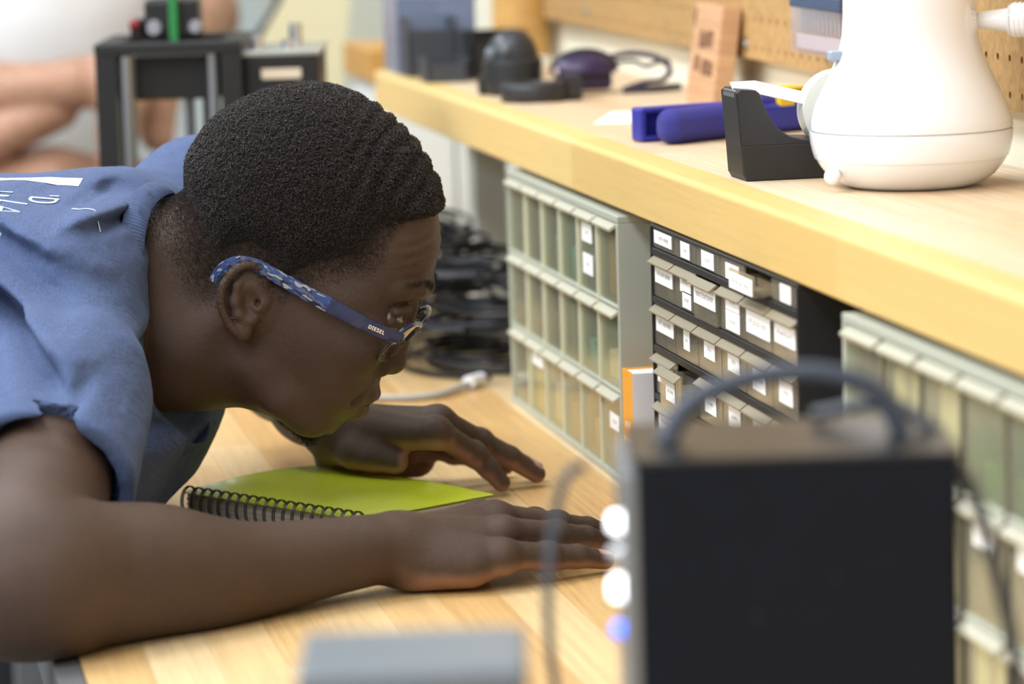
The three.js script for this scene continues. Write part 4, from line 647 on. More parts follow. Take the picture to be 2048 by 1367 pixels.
const hairGeo = meshField(hairD, [0.225, 1.10, -2.78], [0.475, 1.285, -2.55], 0.0021, null, (x, y, z) => { const [a, b, c] = toHead(x, y, z); return hairHeight(a, b) > 0.1 + 2.2 * fbm3(a * 0.5, b * 0.5, c * 0.5, 2) && a > -126; });
const hair = add('hair', manShift(hairGeo.clone()), hairMat, man); hair.userData.label = 'short black curly hair faded at the temples and nape';
function curlGeometry(len, turns, r, th) { const p = []; for (let i = 0; i <= 7; i++) { const t = i / 7, w = t * turns * Math.PI * 2; p.push(V(Math.cos(w) * r * t, t * len, Math.sin(w) * r * t)); } return new THREE.TubeGeometry(new THREE.CatmullRomCurve3(p), 7, th, 3); }
function scatter(name, geo, place, count, seed, m, parent, shift = true) {
  const rr = rng(seed), mm = new THREE.InstancedMesh(geo, m, count), M4 = new THREE.Matrix4(), q = new THREE.Quaternion(), q2 = new THREE.Quaternion(), up = V(0, 1, 0); let k = 0;
  for (let guard = 0; k < count && guard < count * 8; guard++) { const s = place(rr); if (!s) continue; q.setFromUnitVectors(up, s.n); q2.setFromAxisAngle(up, rr() * 6.283); q.multiply(q2); M4.compose(shift ? s.p.clone().add(V(-0.15, 0, 2.7)) : s.p, q, V(s.s, s.s, s.s)); mm.setMatrixAt(k++, M4); }
  mm.count = k; mm.name = name; mm.userData.kind = 'stuff'; mm.castShadow = mm.receiveShadow = true; parent.add(mm); return mm;
}
{ // random points on the hair and on the faded skin
  const src = [hairGeo, meshField(headD, [0.225, 1.08, -2.78], [0.475, 1.285, -2.55], 0.004, null, (x, y, z) => { const [a, b] = toHead(x, y, z); return stubble(a, b) > 0.01 && hairHeight(a, b) < 3.4; })].map((g) => { const p = g.attributes.position, nn = g.attributes.normal, ix = g.index.array, cum = []; let s = 0; const A = V(), B = V(), C = V(); for (let i = 0; i < ix.length; i += 3) { A.fromBufferAttribute(p, ix[i]); B.fromBufferAttribute(p, ix[i + 1]); C.fromBufferAttribute(p, ix[i + 2]); s += B.sub(A).cross(C.sub(A)).length() / 2; cum.push(s); } return { p, nn, ix, cum, s }; });
  const pick = (S, rr) => { const t = rr() * S.s; let lo = 0, hi = S.cum.length - 1; while (lo < hi) { const m = (lo + hi) >> 1; if (S.cum[m] < t) lo = m + 1; else hi = m; } let u = rr(), v = rr(); if (u + v > 1) { u = 1 - u; v = 1 - v; } const P = V(0, 0, 0), N = V(0, 0, 0), q = V(); [[0, 1 - u - v], [1, u], [2, v]].forEach(([k, w]) => { P.addScaledVector(q.fromBufferAttribute(S.p, S.ix[3 * lo + k]), w); N.addScaledVector(q.fromBufferAttribute(S.nn, S.ix[3 * lo + k]), w); }); return { p: P, n: N.normalize() }; };
  const lean = (s, rr, k) => { s.n.add(V(rr() - 0.5, rr() - 0.5, rr() - 0.5).multiplyScalar(k)).normalize(); return s; };
  const curlMat = mat(0x2b2523, 0.42, { specularIntensity: 1 });
  scatter('hair_curls', curlGeometry(0.0034, 1.6, 0.0012, 0.00017), (rr) => { const s = pick(src[0], rr); const [a, b] = toHead(s.p.x, s.p.y, s.p.z); const h = hairHeight(a, b); if (h < 0.6) return null; s.p.addScaledVector(s.n, -0.0008); s.s = lerp(0.45, 1, sstep(0, 6, h)) * (0.7 + 0.6 * rr()); return lean(s, rr, 1.3); }, 90000, 31, curlMat, man);
  scatter('fade_stubble', new THREE.CylinderGeometry(0.00006, 0.00009, 0.0016, 3).translate(0, 0.0006, 0), (rr) => { const s = pick(src[1], rr); const [a, b] = toHead(s.p.x, s.p.y, s.p.z); if (rr() > stubble(a, b)) return null; s.s = 0.5 + rr(); return lean(s, rr, 1.2); }, 80000, 33, curlMat, man);
  // goatee under the chin
  scatter('goatee', curlGeometry(0.0075, 1.1, 0.0016, 0.00012), (rr) => { const t = rr(), a = lerp(-2, -44, t * t * 0.9 + 0.1 * rr()), c = (rr() - 0.5) * 40 * (1 - 0.5 * t), b = -(lerp(141, 124, sstep(0, 1, t))); let q = [a, b, c * 0.8]; for (let k = 0; k < 3; k++) q[1] += headMM(...q); const p = V(...fromHead(...q)); return lean({ p, n: V(0.1, -1, 0).normalize(), s: (0.35 + 0.75 * rr()) * lerp(1, 0.4, t) * (Math.abs(a + 16) < 14 ? 1.3 : 0.7) }, rr, 1.4); }, 1400, 35, curlMat, man);
  const brow = sym; // eyebrows
  scatter('eyebrow', new THREE.CylinderGeometry(0.00006, 0.00011, 0.0055, 3).translate(0, 0.002, 0), (rr) => { const t = rr(), side = rr() < 0.7 ? -1 : 1, c = lerp(8, 46, t) * side, a = lerp(93, 76, t * t), b = lerp(-31, -26, Math.sin(t * 2.2)) + (rr() - 0.5) * 4; let p = [a, b, c], d = headMM(...p); p[0] -= d; return lean({ p: V(...fromHead(...p)), n: V(0.2, 0.6, side * -0.2).normalize(), s: 0.6 + 0.6 * rr() }, rr, 0.8); }, 700, 37, curlMat, man);
}
// ---------------------------------------------------------------- eyeglasses (head frame, metres)
{
  const t = thing('eyeglasses', 'dark blue eyeglasses with camouflage temples worn by the man', 'eyeglasses');
  const place = headPlace, navy = mat(0x1d2546, 0.25, { clearcoat: 0.5 }), smoke = mat(0x4a4038, 0.2, { transmission: 0.45, thickness: 0 });
  const up = V(0.70, 0.714, 0), fw = V(0.714, -0.70, 0), ctr = V(0.0715, -0.0665, 0);
  const rim = (s) => { const out = []; for (let i = 0; i < 64; i++) { const w = i / 64 * Math.PI * 2, e = 3.2, cx = Math.sign(Math.cos(w)) * Math.abs(Math.cos(w)) ** (2 / e), sy = Math.sign(Math.sin(w)) * Math.abs(Math.sin(w)) ** (2 / e); const L = cx * 0.0265, v = sy * 0.0195 - (cx * s > 0 ? 0 : 0.001); const c = s * 0.0345 + L; out.push(ctr.clone().addScaledVector(up, v).addScaledVector(fw, 0.004 - 2.0 * c * c).add(V(0, 0, c))); } return out; };
  for (const s of [-1, 1]) {
    const pts = rim(s), top = pts.slice(0, 33), bot = pts.slice(32).concat([pts[0]]);
    const fr = add('rim', place(mergeAll([tube(top, 0.0021, 80, 8)])), navy, t); fr.userData.label = 'navy upper rim';
    add('lower_rim', place(tube(bot, 0.0015, 80, 8)), smoke, t);
    const P = [], I = [], cc = pts.reduce((q, p) => q.add(p), V(0, 0, 0)).divideScalar(pts.length); P.push(cc.x, cc.y, cc.z); pts.forEach((p) => P.push(p.x, p.y, p.z)); for (let i = 0; i < 64; i++) I.push(0, 1 + i, 1 + (i + 1) % 64);
    const lg = new THREE.BufferGeometry(); lg.setAttribute('position', new THREE.Float32BufferAttribute(P, 3)); lg.setIndex(I); lg.computeVertexNormals(); lg.setAttribute('uv', new THREE.Float32BufferAttribute(new Float32Array(P.length / 3 * 2), 2));
    add('lens', place(lg), mat(0xf2f4f4, 0.02, { transmission: 1, thickness: 0, ior: 1.5 }), t);
    add('nose_pad', place(ball(0.0655, -0.0635, s * 0.0105, 0.0034).scale(1, 1, 1)), mat(0xcfc6b8, 0.15, { transmission: 0.6, thickness: 0 }), t);
    // temple: a flat bar from the hinge back over the ear
    const path = [[0.0775, -0.0605, 0.0665], [0.060, -0.0525, 0.0725], [0.035, -0.0385, 0.0760], [0.010, -0.0245, 0.0765], [-0.012, -0.0115, 0.0765], [-0.030, -0.0015, 0.0765], [-0.044, 0.001, 0.0765], [-0.056, -0.0045, 0.0755], [-0.063, -0.014, 0.074]].map(([a, b, c]) => V(a, b, c * s)), cv = new THREE.CatmullRomCurve3(path, false, 'centripetal');
    const bar = (u0, u1, hA, hB) => { const n = 30, Pp = [], Ii = [], Uu = []; for (let i = 0; i <= n; i++) { const u = lerp(u0, u1, i / n), p = cv.getPoint(u), tg = cv.getTangent(u), h = lerp(hA, hB, i / n), nu = V(-tg.y, tg.x, 0).normalize().multiplyScalar(tg.x < 0 ? -1 : 1), z = 0.00105; [[1, -z], [1, z], [0.7, z * 1.3], [-0.7, z * 1.3], [-1, z], [-1, -z], [-0.7, -z * 1.3], [0.7, -z * 1.3]].forEach(([k, d]) => { Pp.push(p.x + nu.x * h * k, p.y + nu.y * h * k, p.z + d); Uu.push(u, k * 0.5 + 0.5); }); } for (let i = 0; i < n; i++) for (let k = 0; k < 8; k++) { const a = i * 8 + k, b = i * 8 + (k + 1) % 8; Ii.push(a, b, a + 8, b, b + 8, a + 8); } for (const o of [0, n * 8]) for (let k = 1; k < 7; k++) Ii.push(o, o + k, o + k + 1); const g = new THREE.BufferGeometry(); g.setAttribute('position', new THREE.Float32BufferAttribute(Pp, 3)); g.setAttribute('uv', new THREE.Float32BufferAttribute(Uu, 2)); g.setIndex(Ii); g.computeVertexNormals(); return g; };
    const front = add('temple', place(bar(0, 0.30, 0.0044, 0.0056)), mat(0x20284a, 0.3, { side: THREE.DoubleSide }), t);
    const camo = tex(256, 64, (u, v) => { const n = fbm3(u * 26, v * 4, 4.4, 2), m = fbm3(u * 18 + 9, v * 3, 1.4, 2); return n > 0.58 ? [0.55, 0.56, 0.56] : m > 0.52 ? [0.16, 0.24, 0.45] : n > 0.45 ? [0.09, 0.12, 0.22] : [0.3, 0.33, 0.44]; });
    add('temple_tip', place(bar(0.30, 1, 0.0056, 0.0034)), mat(0xffffff, 0.3, { map: camo, side: THREE.DoubleSide }), t).userData.label = 'blue and grey camouflage patterned temple';
    add('hinge', place(bx(0.0735, 0.0795, -0.0635, -0.0575, s > 0 ? 0.060 : -0.0665, s > 0 ? 0.0665 : -0.060, 0.001)), navy, t);
    if (s < 0) { const g = text('DIESEL', 0.0030, 0.0002), u = 0.125, p = cv.getPoint(u), X = cv.getTangent(u).multiplyScalar(-1).normalize(), Z = V(0, 0, -1).addScaledVector(X, X.z).normalize(), Y = V(0, 1, 0).addScaledVector(X, -X.y).addScaledVector(Z, -Z.y).normalize(); g.applyMatrix4(new THREE.Matrix4().makeBasis(X, Y, Z).setPosition(p.clone().addScaledVector(Z, 0.0016))); add('lettering', place(g), mat(0xe9dfc4, 0.4), front); }
  }
  add('bridge', place(tube([ctr.clone().addScaledVector(up, 0.006).addScaledVector(fw, 0.004).add(V(0, 0, -0.0085)), ctr.clone().addScaledVector(up, 0.009).addScaledVector(fw, 0.0055), ctr.clone().addScaledVector(up, 0.006).addScaledVector(fw, 0.004).add(V(0, 0, 0.0085))], 0.0022, 24, 8)), navy, t);
}

{ // pale print on the back of the shirt: each mark is laid on the cloth
  const ink = mat(0xbcd3ee, 0.7), onCloth = (g, a, b, c, turn) => { // flat mark, x along the body towards the neck, y across, dropped onto the cloth from above
    const P = g.attributes.position; for (let i = 0; i < P.count; i++) { const u = P.getX(i), v = P.getY(i), h = P.getZ(i), ct = Math.cos(turn), st = Math.sin(turn); const aa = a + (u * ct - v * st) * 1000, cc = c + (u * st + v * ct) * 1000; let lo = -40, hi = 110; for (let k = 0; k < 26; k++) { const m = (lo + hi) / 2; if (shirtD(...fromHead(aa, m, cc)) < 0) lo = m; else hi = m; } const q = fromHead(aa, lo + 0.5 + h * 1000, cc); P.setXYZ(i, ...q); } 
    const r = g.index ? g.toNonIndexed() : g; r.computeVertexNormals(); return manShift(r); };
  // letters read from behind the man: their tops point towards the neck
  [['D', -186, -92, 0.022], ['L', -205, -112, 0.022], ['A', -206, -128, 0.022], ['H', -222, -88, 0.022], ["'", -181, -75, 0.02]].forEach(([ch, a, c, size]) => add('print_letter', onCloth(text(ch, size, 0.0003, fontRegular), a, 0, c, -1.5708), ink, shirt));
  const bar = (l, w) => new THREE.BoxGeometry(l, w, 0.0003, 10, 1, 1);
  add('print_mark', onCloth(bar(0.024, 0.002), -150, 0, -108, -0.35), ink, shirt);
  add('print_stripe', onCloth(bar(0.085, 0.016), -215, 0, -22, 0.0), mat(0xeef3fa, 0.7), shirt);
}
// ---------------------------------------------------------------- spiral notebook
{
  const t = thing('spiral_notebook', 'thick spiral notebook with a yellow-green cover between the man\'s hands', 'notebook', [0.385, BENCH, -2.727]);
  const e1 = V(-0.585, 0, -0.811), e2 = V(0.812, 0, -0.584), T = 0.0185; // along the spiral towards its far end, across away from the spiral
  const at = (s, r, y) => V(0, y, 0).addScaledVector(e1, s).addScaledVector(e2, r);
  const A = 0.102, B = 0.074;
  const sheet = (y0, th, s0, s1, r0, r1, lift, n = 28) => { // a bent sheet with thickness
    const P = [], I = [], U = []; for (let k = 0; k < 2; k++) for (let i = 0; i <= n; i++) for (let j = 0; j <= n; j++) { const s = lerp(s0, s1, i / n), r = lerp(r0, r1, j / n), p = at(s, r, y0 + lift(i / n, j / n) + k * th); P.push(p.x, p.y, p.z); U.push(s, r); }
    const m = n + 1, q = m * m; for (let i = 0; i < n; i++) for (let j = 0; j < n; j++) { const a = i * m + j; I.push(a, a + m, a + 1, a + 1, a + m, a + m + 1); I.push(q + a, q + a + 1, q + a + m, q + a + 1, q + a + m + 1, q + a + m); }
    const edge = (a, b) => I.push(a, b, q + a, b, q + b, q + a, a, q + a, b, b, q + a, q + b); for (let i = 0; i < n; i++) { edge(i * m, (i + 1) * m); edge(i * m + n, (i + 1) * m + n); edge(i, i + 1); edge(n * m + i, n * m + i + 1); }
    const g = new THREE.BufferGeometry(); g.setAttribute('position', new THREE.Float32BufferAttribute(P, 3)); g.setAttribute('uv', new THREE.Float32BufferAttribute(U, 2)); g.setIndex(I); const f = g.toNonIndexed(); f.computeVertexNormals(); return f;
  };
  const bulge = (i, j) => 0.0030 * Math.sin(Math.PI * i) * Math.sin(Math.PI * Math.min(1, j * 1.1)) + 0.0035 * sstep(0.35, 1, i) * Math.sin(Math.PI * j);
  const paper = mat(0xd9d2c8, 0.8), cover = mat(0xd2e436, 0.3, { clearcoat: 0.8, clearcoatRoughness: 0.12 });
  // the corner away from the spiral is creased and hangs down a little
  const bent = (i, j) => Math.max(0, (j - 0.04) * 0.36 - i), crease = (i, j) => -bent(i, j) * 0.010;
  add('back_cover', sheet(0.0006, 0.0009, -A, A, -B, B, () => 0, 4), cover, t);
  for (let k = 0; k < 12; k++) add('page_block', sheet(0.0016 + k * 0.00135, 0.00122, -A + 0.0006 * ((k * 7) % 3), A - 0.001 * ((k * 5) % 3), -B + 0.004, B - 0.0012 * ((k * 3) % 4) / 2, (i, j) => (bulge(i, j) + crease(i, j)) * k / 12, 24), k % 3 ? paper : mat(0xc9c0b6, 0.85), t);
  add('front_cover', sheet(T - 0.0003, 0.0007, -A, A, -B, B, (i, j) => bulge(i, j) + crease(i, j) + 0.0012, 48), cover, t);
  const wire = mat(0x111112, 0.3, { clearcoat: 0.5 }); const n = 19;
  for (let k = 0; k < n; k++) { const s0 = lerp(-A + 0.006, A - 0.006, k / (n - 1)); const parts = [];
    for (const off of [-0.0011, 0.0011]) { const pts = []; for (let a = 0; a <= 24; a++) { const w = -0.35 + a / 24 * (Math.PI * 2 - 0.7 + 0.7); pts.push(at(s0 + off, -B + 0.002 + 0.0098 * Math.cos(w) * 0.85, 0.0130 + 0.0122 * Math.sin(w))); } parts.push(tube(pts, 0.00065, 40, 6)); }
    add('wire_loop', parts, wire, t); }
}
// ---------------------------------------------------------------- black equipment case and grey box in the foreground
{
  const t = thing('equipment_case', 'large black instrument case with a strap handle and lit front panel', 'instrument', [0.4375, BENCH, -1.58], -0.195);
  const black = mat(0x0a1424, 0.55, { map: scaled(speckTex, 3, 3), specularIntensity: 0.4 }), w = 0.0765, H = 0.2405, L = 0.052;
  add('housing', bx(-w + 0.004, w, 0.004, H, -L, L, 0.004), black, t);
  add('top_plate', bx(-w + 0.002, w + 0.0012, H - 0.0005, H + 0.0025, -L - 0.001, L + 0.001, 0.001), mat(0x10151d, 0.3), t);
  add('front_panel', bx(-w - 0.003, -w + 0.005, 0.006, H - 0.004, -L + 0.002, L - 0.002, 0.002), mat(0x888d93, 0.35, { metalness: 0.5 }), t);
  for (const [y, m, r] of [[0.211, 'white', 0.0052], [0.196, 'chrome', 0.0045], [0.180, 'white', 0.0065], [0.160, 'blue', 0.0042]]) {
    const lit = m !== 'chrome'; const c = m === 'blue' ? new THREE.Color(0.05, 0.16, 1) : new THREE.Color(0.9, 0.95, 1);
    add(lit ? 'indicator_lamp' : 'knob', cyl([-w - 0.0075, y, 0.034], [-w - 0.002, y, 0.036], r * 0.8, r, 20), lit ? mat(m === 'blue' ? 0x5c7cff : 0xffffff, 0.3, { emissive: c, emissiveIntensity: m === 'blue' ? 1.5 : 3.5 }) : steel, t);
  }
  for (const y of [0.10, 0.07, 0.04]) add('knob', cyl([-w - 0.016, y, 0.0], [-w - 0.002, y, 0.0], 0.009, 0.011, 24), blackPlastic, t);
  for (const [x, z] of [[-0.06, -0.04], [0.06, -0.04], [-0.06, 0.04], [0.06, 0.04]]) add('rubber_foot', cyl([x, 0.0002, z], [x, 0.006, z], 0.008, 0.007, 14), blackPlastic, t);
  const strap = add('strap_handle', tube([[-0.058, H + 0.002, 0.01], [-0.045, H + 0.020, 0.005], [-0.015, H + 0.031, 0], [0.02, H + 0.032, 0], [0.045, H + 0.022, 0], [0.056, H + 0.002, 0.0]], 0.0052, 60, 10), mat(0x3b4250, 0.6), t);
  add('screw', [ball(-0.018, 0.168, L + 0.0002, 0.0014), ball(0.018, 0.186, L + 0.0002, 0.0009)], darkPlastic, t);
}
{
  const m = mat(0x42474f, 0.55), box = scene.getObjectByName('equipment_case'); box.updateMatrixWorld(true);
  const fixed = (o) => { box.attach(o); o.name = 'cable'; };
  fixed(add('cable', tube([[0.462, 1.166, -1.615], [0.495, 1.173, -1.58], [0.520, 1.140, -1.56], [0.533, 1.09, -1.55], [0.543, 1.02, -1.55], [0.535, 0.965, -1.57], [0.50, 0.929, -1.66]], 0.0034, 90, 8), m));
  fixed(add('cable', tube([[0.345, 1.150, -1.602], [0.337, 1.148, -1.60], [0.328, 1.12, -1.60], [0.324, 1.07, -1.595], [0.333, 1.0, -1.59], [0.345, 0.929, -1.585], [0.335, 0.928, -1.50]], 0.0026, 90, 8), m));
}
{
  const t = thing('grey_meter_box', 'blurred grey-blue instrument box nearest the camera', 'instrument', [0.231, BENCH, -1.425], -0.19);
  const w = 0.047, H = 0.188, L = 0.04;
  add('housing', bx(-w, w, 0.002, H, -L, L, 0.005), mat(0x5d6673, 0.5), t);
  add('lid', bx(-w - 0.001, w + 0.001, H - 0.012, H + 0.002, -L - 0.001, L + 0.001, 0.004), mat(0x656d76, 0.35), t);
  add('face_plate', bx(-w + 0.006, w - 0.006, H - 0.040, H - 0.016, L - 0.001, L + 0.0015, 0.001), mat(0x9aaccb, 0.4), t);
  add('display_window', bx(-w + 0.010, w - 0.014, H - 0.075, H - 0.046, L - 0.001, L + 0.0012, 0.001), mat(0x20252e, 0.2), t);
  for (const x of [-0.02, 0.005, 0.03]) add('knob', cyl([x, 0.09, L], [x, 0.09, L + 0.012], 0.009, 0.008, 20), blackPlastic, t);
}
// ---------------------------------------------------------------- loose cables piled beyond the first cabinet
{
  const rr = rng(91), inks = [0x141518, 0x1b1d22, 0x23262c, 0x2b2f38];
  const words = ['thin black cable looped in the tangled pile beyond the drawer cabinets', 'dark grey cable looped in the tangled pile beyond the drawer cabinets'];
  const pile = [];
  for (let k = 0; k < 20; k++) { const pts = [], cx = 0.60 + rr() * 0.09, cz = -3.50 - rr() * 0.34, rx = 0.05 + rr() * 0.05, rz = 0.08 + rr() * 0.12, ph = rr() * 6.3, rad = 0.0023 + rr() * 0.0007, y0 = BENCH + 0.0042 + k * 0.0063; for (let i = 0; i < 22; i++) { const w = ph + i * 0.6, f = 1 - i * 0.028; pts.push([clamp(cx + rx * Math.cos(w) * f, 0.53, 0.73), y0 + 0.0002 * Math.sin(i * 1.9 + k), clamp(cz + rz * Math.sin(w) * f, -3.93, -3.27)]); }
    tag(add('cable', tube(pts, rad, 200, 6), mat(inks[(k % 2) * 2 + (k >> 1) % 2], 0.4)), words[k % 2], 'cable', 'cables piled on the bench'); }
  tag(add('adapter_brick', bx(0.80, 0.86, BENCH + 0.0008, BENCH + 0.034, -3.66, -3.54, 0.006), mat(0x17181b, 0.5)), 'black power adapter brick behind the cable pile', 'power adapter');
  const grey = thing('grey_cable', 'pale grey cable curving round the front of the cable pile', 'cable', [0, 0, 0]);
  add('cord', tube([[0.36, BENCH + 0.004, -3.50], [0.42, BENCH + 0.0045, -3.36], [0.50, BENCH + 0.004, -3.30], [0.56, BENCH + 0.004, -3.29], [0.604, BENCH + 0.006, -3.335]], 0.0034, 80, 8), mat(0xa6a5a0, 0.5), grey);
  add('plug', cyl([0.604, BENCH + 0.0075, -3.335], [0.622, BENCH + 0.0075, -3.36], 0.0068, 0.006, 16), mat(0xeeeef0, 0.4), grey);
  tag(add('dark_tray', [bx(0.46, 0.62, BENCH + 0.0006, BENCH + 0.004, -4.05, -3.97), bx(0.46, 0.62, BENCH + 0.004, BENCH + 0.05, -4.05, -4.045), bx(0.46, 0.465, BENCH + 0.004, BENCH + 0.04, -4.045, -3.97), bx(0.615, 0.62, BENCH + 0.004, BENCH + 0.04, -4.045, -3.97)], mat(0x2b3038, 0.5)), 'dark open tray behind the cable pile', 'tray');
  tag(add('tan_box', bx(0.50, 0.585, BENCH + 0.0006, BENCH + 0.095, -4.22, -4.10, 0.003), mat(0xb58f66, 0.8)), 'small tan cardboard box at the far end of the bench', 'box');
}
// ---------------------------------------------------------------- black 3D printer on the far bench
{
  const t = thing('desktop_printer', 'black open-frame 3D printer with steel rods behind the man', 'printer', [0.39, BENCH, -3.60], -0.19);
  const k = mat(0x131416, 0.45), rod = mat(0x9fa3aa, 0.3, { metalness: 0.9 }), H = 0.332;
  add('base_frame', [bx(-0.105, 0.105, 0.001, 0.03, -0.09, -0.07, 0.002), bx(-0.105, 0.105, 0.001, 0.03, 0.07, 0.09, 0.002), bx(-0.105, -0.085, 0.001, 0.03, -0.07, 0.07, 0.002), bx(0.085, 0.105, 0.001, 0.03, -0.07, 0.07, 0.002)], k, t);
  for (const [x, z] of [[-0.095, 0.08], [-0.095, -0.08], [0.031, 0.08], [0.031, -0.08]]) add('upright', bx(x - 0.0105, x + 0.0105, 0.0302, H - 0.002, z - 0.0105, z + 0.0105, 0.001), k, t);
  add('top_frame', [bx(-0.106, 0.042, H - 0.002, H + 0.010, 0.068, 0.092, 0.002), bx(-0.106, 0.042, H - 0.002, H + 0.010, -0.092, -0.068, 0.002), bx(-0.106, -0.084, H - 0.002, H + 0.010, -0.068, 0.068, 0.002), bx(0.02, 0.042, H - 0.002, H + 0.010, -0.068, 0.068, 0.002)], k, t);
  add('gantry_panel', bx(-0.07, 0.018, H - 0.050, H - 0.003, -0.06, 0.06, 0.004), k, t);
  for (const [x, z, r] of [[-0.0745, 0.084, 0.0062], [-0.018, 0.03, 0.0055], [0.012, 0.078, 0.0060]]) add('guide_rod', cyl([x, 0.03, z], [x, H - 0.003, z], r, r, 16), rod, t);
  add('lead_screw', cyl([-0.0015, 0.03, 0.01], [-0.0015, H - 0.05, 0.01], 0.004, 0.004, 12), k, t);
  const ex = add('extruder', [bx(-0.06, -0.005, H + 0.0102, H + 0.05, -0.03, 0.03, 0.004), bx(-0.075, -0.062, H + 0.0102, H + 0.03, -0.02, 0.03, 0.003)], k, t);
  add('motor_cap', [cyl([-0.05, H + 0.022, 0.031], [-0.05, H + 0.022, 0.04], 0.008, 0.007, 20), cyl([-0.008, H + 0.022, 0.031], [-0.008, H + 0.022, 0.04], 0.007, 0.006, 20)], mat(0x8f8f98, 0.4), ex);
  add('red_wire_clip', ball(-0.07, H + 0.026, 0.034, 0.006), mat(0x7d1f22, 0.5), ex);
  add('filament_guide', bx(-0.0335, -0.0245, H - 0.004, H + 0.10, 0.041, 0.0465, 0.002), mat(0x1d7a3d, 0.5), t);
  const box = add('control_box', bx(0.0425, 0.118, 0.0302, H - 0.008, -0.085, 0.07, 0.003), k, t);
  add('steel_cover', bx(0.022, 0.120, H - 0.0078, H - 0.003, -0.09, 0.072, 0.001), mat(0xb9bcb8, 0.3, { metalness: 0.7 }), box);
  add('label_strip', bx(0.060, 0.100, H - 0.031, H - 0.021, 0.0695, 0.0712, 0.0004), mat(0xcfc3b0, 0.6), box);
  add('ventilation_slot', [0, 1, 2, 3, 4].map((i) => bx(0.056, 0.105, H - 0.045 - i * 0.007, H - 0.0415 - i * 0.007, 0.0695, 0.0708)), mat(0x34373c, 0.4), box);
  add('white_tag', bx(0.056, 0.088, H - 0.100, H - 0.080, 0.0695, 0.0712, 0.0004), mat(0xd7d9dc, 0.6), box);
  add('bolt', [cyl([0.055, H - 0.003, 0.05], [0.055, H + 0.012, 0.05], 0.007, 0.007, 14), cyl([0.085, H - 0.003, 0.03], [0.085, H + 0.006, 0.03], 0.006, 0.006, 14), cyl([0.09, H - 0.003, -0.03], [0.09, H + 0.02, -0.03], 0.007, 0.007, 14)], mat(0xd9dde2, 0.2, { metalness: 0.9 }), box);
}
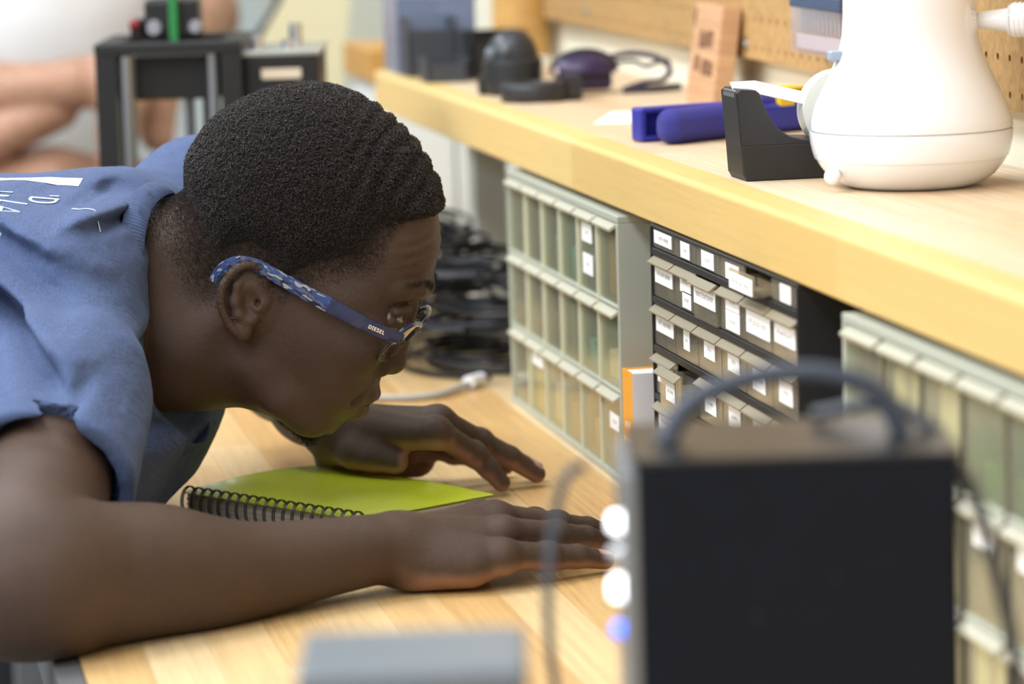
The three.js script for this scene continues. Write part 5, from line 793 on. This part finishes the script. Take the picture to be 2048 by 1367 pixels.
// ---------------------------------------------------------------- second person beyond the end of the bench
{
  const t = thing('person', 'person in a white shirt resting bare forearms behind the printer', 'person', [0.30, 0, -5.05]);
  const sh = (g) => g.translate(-0.30, 0, 5.05), skin = mat(0xd3a184, 0.55, { map: scaled(speckTex, 6, 6) });
  const armA = chain([[0.06, 1.40, -5.08, 0.055], [0.105, 1.145, -4.95, 0.043], [0.22, 1.136, -4.80, 0.040], [0.335, 1.148, -4.74, 0.031], [0.385, 1.15, -4.735, 0.027]], 0.02), handA = chain([[0.385, 1.168, -4.735, 0.030], [0.396, 1.135, -4.72, 0.033], [0.385, 1.08, -4.71, 0.024], [0.375, 1.04, -4.71, 0.018]], 0.02), armB = chain([[0.52, 1.42, -5.12, 0.052], [0.545, 1.22, -5.03, 0.045], [0.47, 1.18, -4.87, 0.036], [0.43, 1.165, -4.80, 0.03]], 0.02), handB = chain([[0.44, 1.185, -4.80, 0.026], [0.452, 1.15, -4.79, 0.032], [0.445, 1.07, -4.78, 0.024]], 0.02), armC = chain([[0.09, 1.05, -4.83, 0.040], [0.20, 1.066, -4.78, 0.034], [0.31, 1.115, -4.76, 0.030]], 0.02), neck = cone(0.29, 1.45, -5.15, 0.29, 1.60, -5.14, 0.06, 0.055), head = orb(0.29, 1.70, -5.12, 0.082, 0.118, 0.098), nose = cone(0.30, 1.715, -5.03, 0.302, 1.685, -5.012, 0.01, 0.014), lap = chain([[0.12, 1.00, -4.82, 0.045], [0.30, 1.005, -4.80, 0.05], [0.42, 0.99, -4.85, 0.045]], 0.03);
  const d = (x, y, z) => { let q = smin(smin(armA(x, y, z), handA(x, y, z), 0.02), smin(armB(x, y, z), handB(x, y, z), 0.02), 0.004); q = smin(q, armC(x, y, z), 0.008); q = Math.min(q, lap(x, y, z)); return Math.min(q, smin(smin(neck(x, y, z), head(x, y, z), 0.02), nose(x, y, z), 0.012)); };
  add('body', sh(meshField(d, [-0.02, 0.90, -5.25], [0.64, 1.85, -4.65], 0.008)), skin, t);
  const tors = chain([[0.29, 1.02, -5.16, 0.13], [0.29, 1.22, -5.16, 0.135], [0.29, 1.37, -5.16, 0.12]], 0.05), shl = chain([[0.07, 1.40, -5.12, 0.07], [0.29, 1.42, -5.16, 0.09], [0.51, 1.40, -5.14, 0.07]], 0.04), wide = orb(0.29, 1.22, -5.15, 0.215, 0.24, 0.13), slA = cone(0.06, 1.42, -5.08, 0.075, 1.34, -5.04, 0.068, 0.072), slB = cone(0.52, 1.42, -5.12, 0.53, 1.34, -5.09, 0.066, 0.07);
  add('shirt', sh(meshField((x, y, z) => smin(smin(smin(tors(x, y, z), wide(x, y, z), 0.05), shl(x, y, z), 0.05), Math.min(slA(x, y, z), slB(x, y, z)), 0.02) - 0.003 * fbm3(x * 22, y * 16, z * 22, 2), [-0.06, 0.86, -5.36], [0.66, 1.53, -4.95], 0.01)), mat(0xe3e4e6, 0.9), t);
  const leg = (s) => chain([[0.29 + s * 0.09, 0.93, -5.16, 0.11], [0.29 + s * 0.10, 0.5, -5.14, 0.08], [0.29 + s * 0.1, 0.09, -5.15, 0.06]], 0.04), l1 = leg(-1), l2 = leg(1);
  add('trousers', sh(meshField((x, y, z) => Math.min(l1(x, y, z), l2(x, y, z)), [0.02, 0.0, -5.32], [0.56, 1.06, -5.0], 0.016)), mat(0x3c3f45, 0.9), t);
  add('hair', sh(new THREE.SphereGeometry(1, 28, 18, 0, Math.PI * 2, 0, Math.PI * 0.5).scale(0.088, 0.095, 0.103).translate(0.29, 1.735, -5.135)), mat(0x4a3626, 0.8), t);
  const b = thing('side_table', 'dark side table under the seated forearms beyond the printer', 'table', [0.27, 0, -4.76]);
  add('table_top', bx(-0.30, 0.22, 0.90, 0.93, -0.10, 0.34, 0.004), mat(0x35302b, 0.5), b);
  for (const [x, z] of [[-0.27, -0.07], [0.19, -0.07], [-0.27, 0.31], [0.19, 0.31]]) add('leg', bx(x - 0.02, x + 0.02, 0, 0.8999, z - 0.02, z + 0.02, 0.002), mat(0x35302b, 0.5), b);
}
// ---------------------------------------------------------------- leaning board and furniture beyond the bench
{
  const t = thing('leaning_board', 'cream board with a black edge standing slanted beyond the printer', 'board', [0.62, 0, -4.98]);
  const s = extrude([[-0.035, 0.85], [0.075, 0.85], [0.165, 1.55], [0.08, 1.55], [0.030, 1.24], [-0.02, 1.16], [-0.035, 1.1]], 0.018, 0.001);
  add('panel', s, mat(0xe0d7b4, 0.7), t);
  add('edge_trim', tube([[-0.037, 0.86, 0.009], [-0.037, 1.1, 0.009], [-0.024, 1.165, 0.009], [0.026, 1.245, 0.009], [0.078, 1.55, 0.009]], 0.006, 60, 8), mat(0x1c2028, 0.5), t);
  add('stand', bx(-0.06, 0.10, 0, 0.8499, -0.02, 0.05, 0.004), mat(0x767a80, 0.6), t);
  const c = thing('white_cabinet', 'white cupboard with a wooden top beyond the end of the shelf', 'cupboard', [0.72, 0, -4.50]);
  add('body', bx(-0.03, 0.165, 0, 1.155, -0.1, 0.1, 0.003), mat(0xdde3e2, 0.6), c);
  add('top', bx(-0.04, 0.165, 1.1551, 1.197, -0.11, 0.11, 0.003), mat(0xd9a75c, 0.5, { map: woodMap }), c);
  add('door', bx(-0.022, 0.066, 0.08, 1.13, 0.1, 0.114, 0.002), mat(0xe4e8e6, 0.5), c);
  add('door', bx(0.07, 0.158, 0.08, 1.13, 0.1, 0.114, 0.002), mat(0xe4e8e6, 0.5), c);
  tag(add('white_pole', cyl([0.80, 1.1975, -4.52], [0.80, 2.4, -4.52], 0.014, 0.014, 20), mat(0xf2f3ee, 0.5)), 'white upright pole standing behind the dark bins', 'pole');
  tag(add('clear_bag', meshField((x, y, z) => orb(0.66, 1.015, -4.20, 0.05, 0.09, 0.04)(x, y, z) + 0.012 * (fbm3(x * 30, y * 30, z * 30, 2) - 0.5), [0.60, 0.921, -4.26], [0.72, 1.12, -4.14], 0.007), mat(0xd9ddd0, 0.3, { transmission: 0.3, thickness: 0 })), 'pale crumpled plastic bag beneath the far end of the shelf', 'bag');
}
{ // white wire rack hanging at the man's side of the bench
  const t = thing('white_crate', 'white slatted plastic crate below the front edge of the bench', 'crate', [0.055, 0, -2.22]);
  const w = mat(0xdfe2e0, 0.5); for (let k = 0; k < 5; k++) add('slat', bx(-0.05, 0.05, 0.52 + k * 0.07, 0.56 + k * 0.07, 0.09, 0.10, 0.002), w, t);
  for (const x of [-0.05, 0.05]) for (const z of [-0.1, 0.1]) add('corner_post', bx(x - 0.008, x + 0.008, 0, 0.85, z - 0.008, z + 0.008, 0.002), w, t);
  for (let k = 0; k < 5; k++) add('slat', bx(-0.055, -0.045, 0.52 + k * 0.07, 0.56 + k * 0.07, -0.092, 0.088, 0.002), w, t);
  add('crate_floor', bx(-0.045, 0.042, 0.50, 0.515, -0.092, 0.088), w, t);
}
renderer.render(scene, camera);
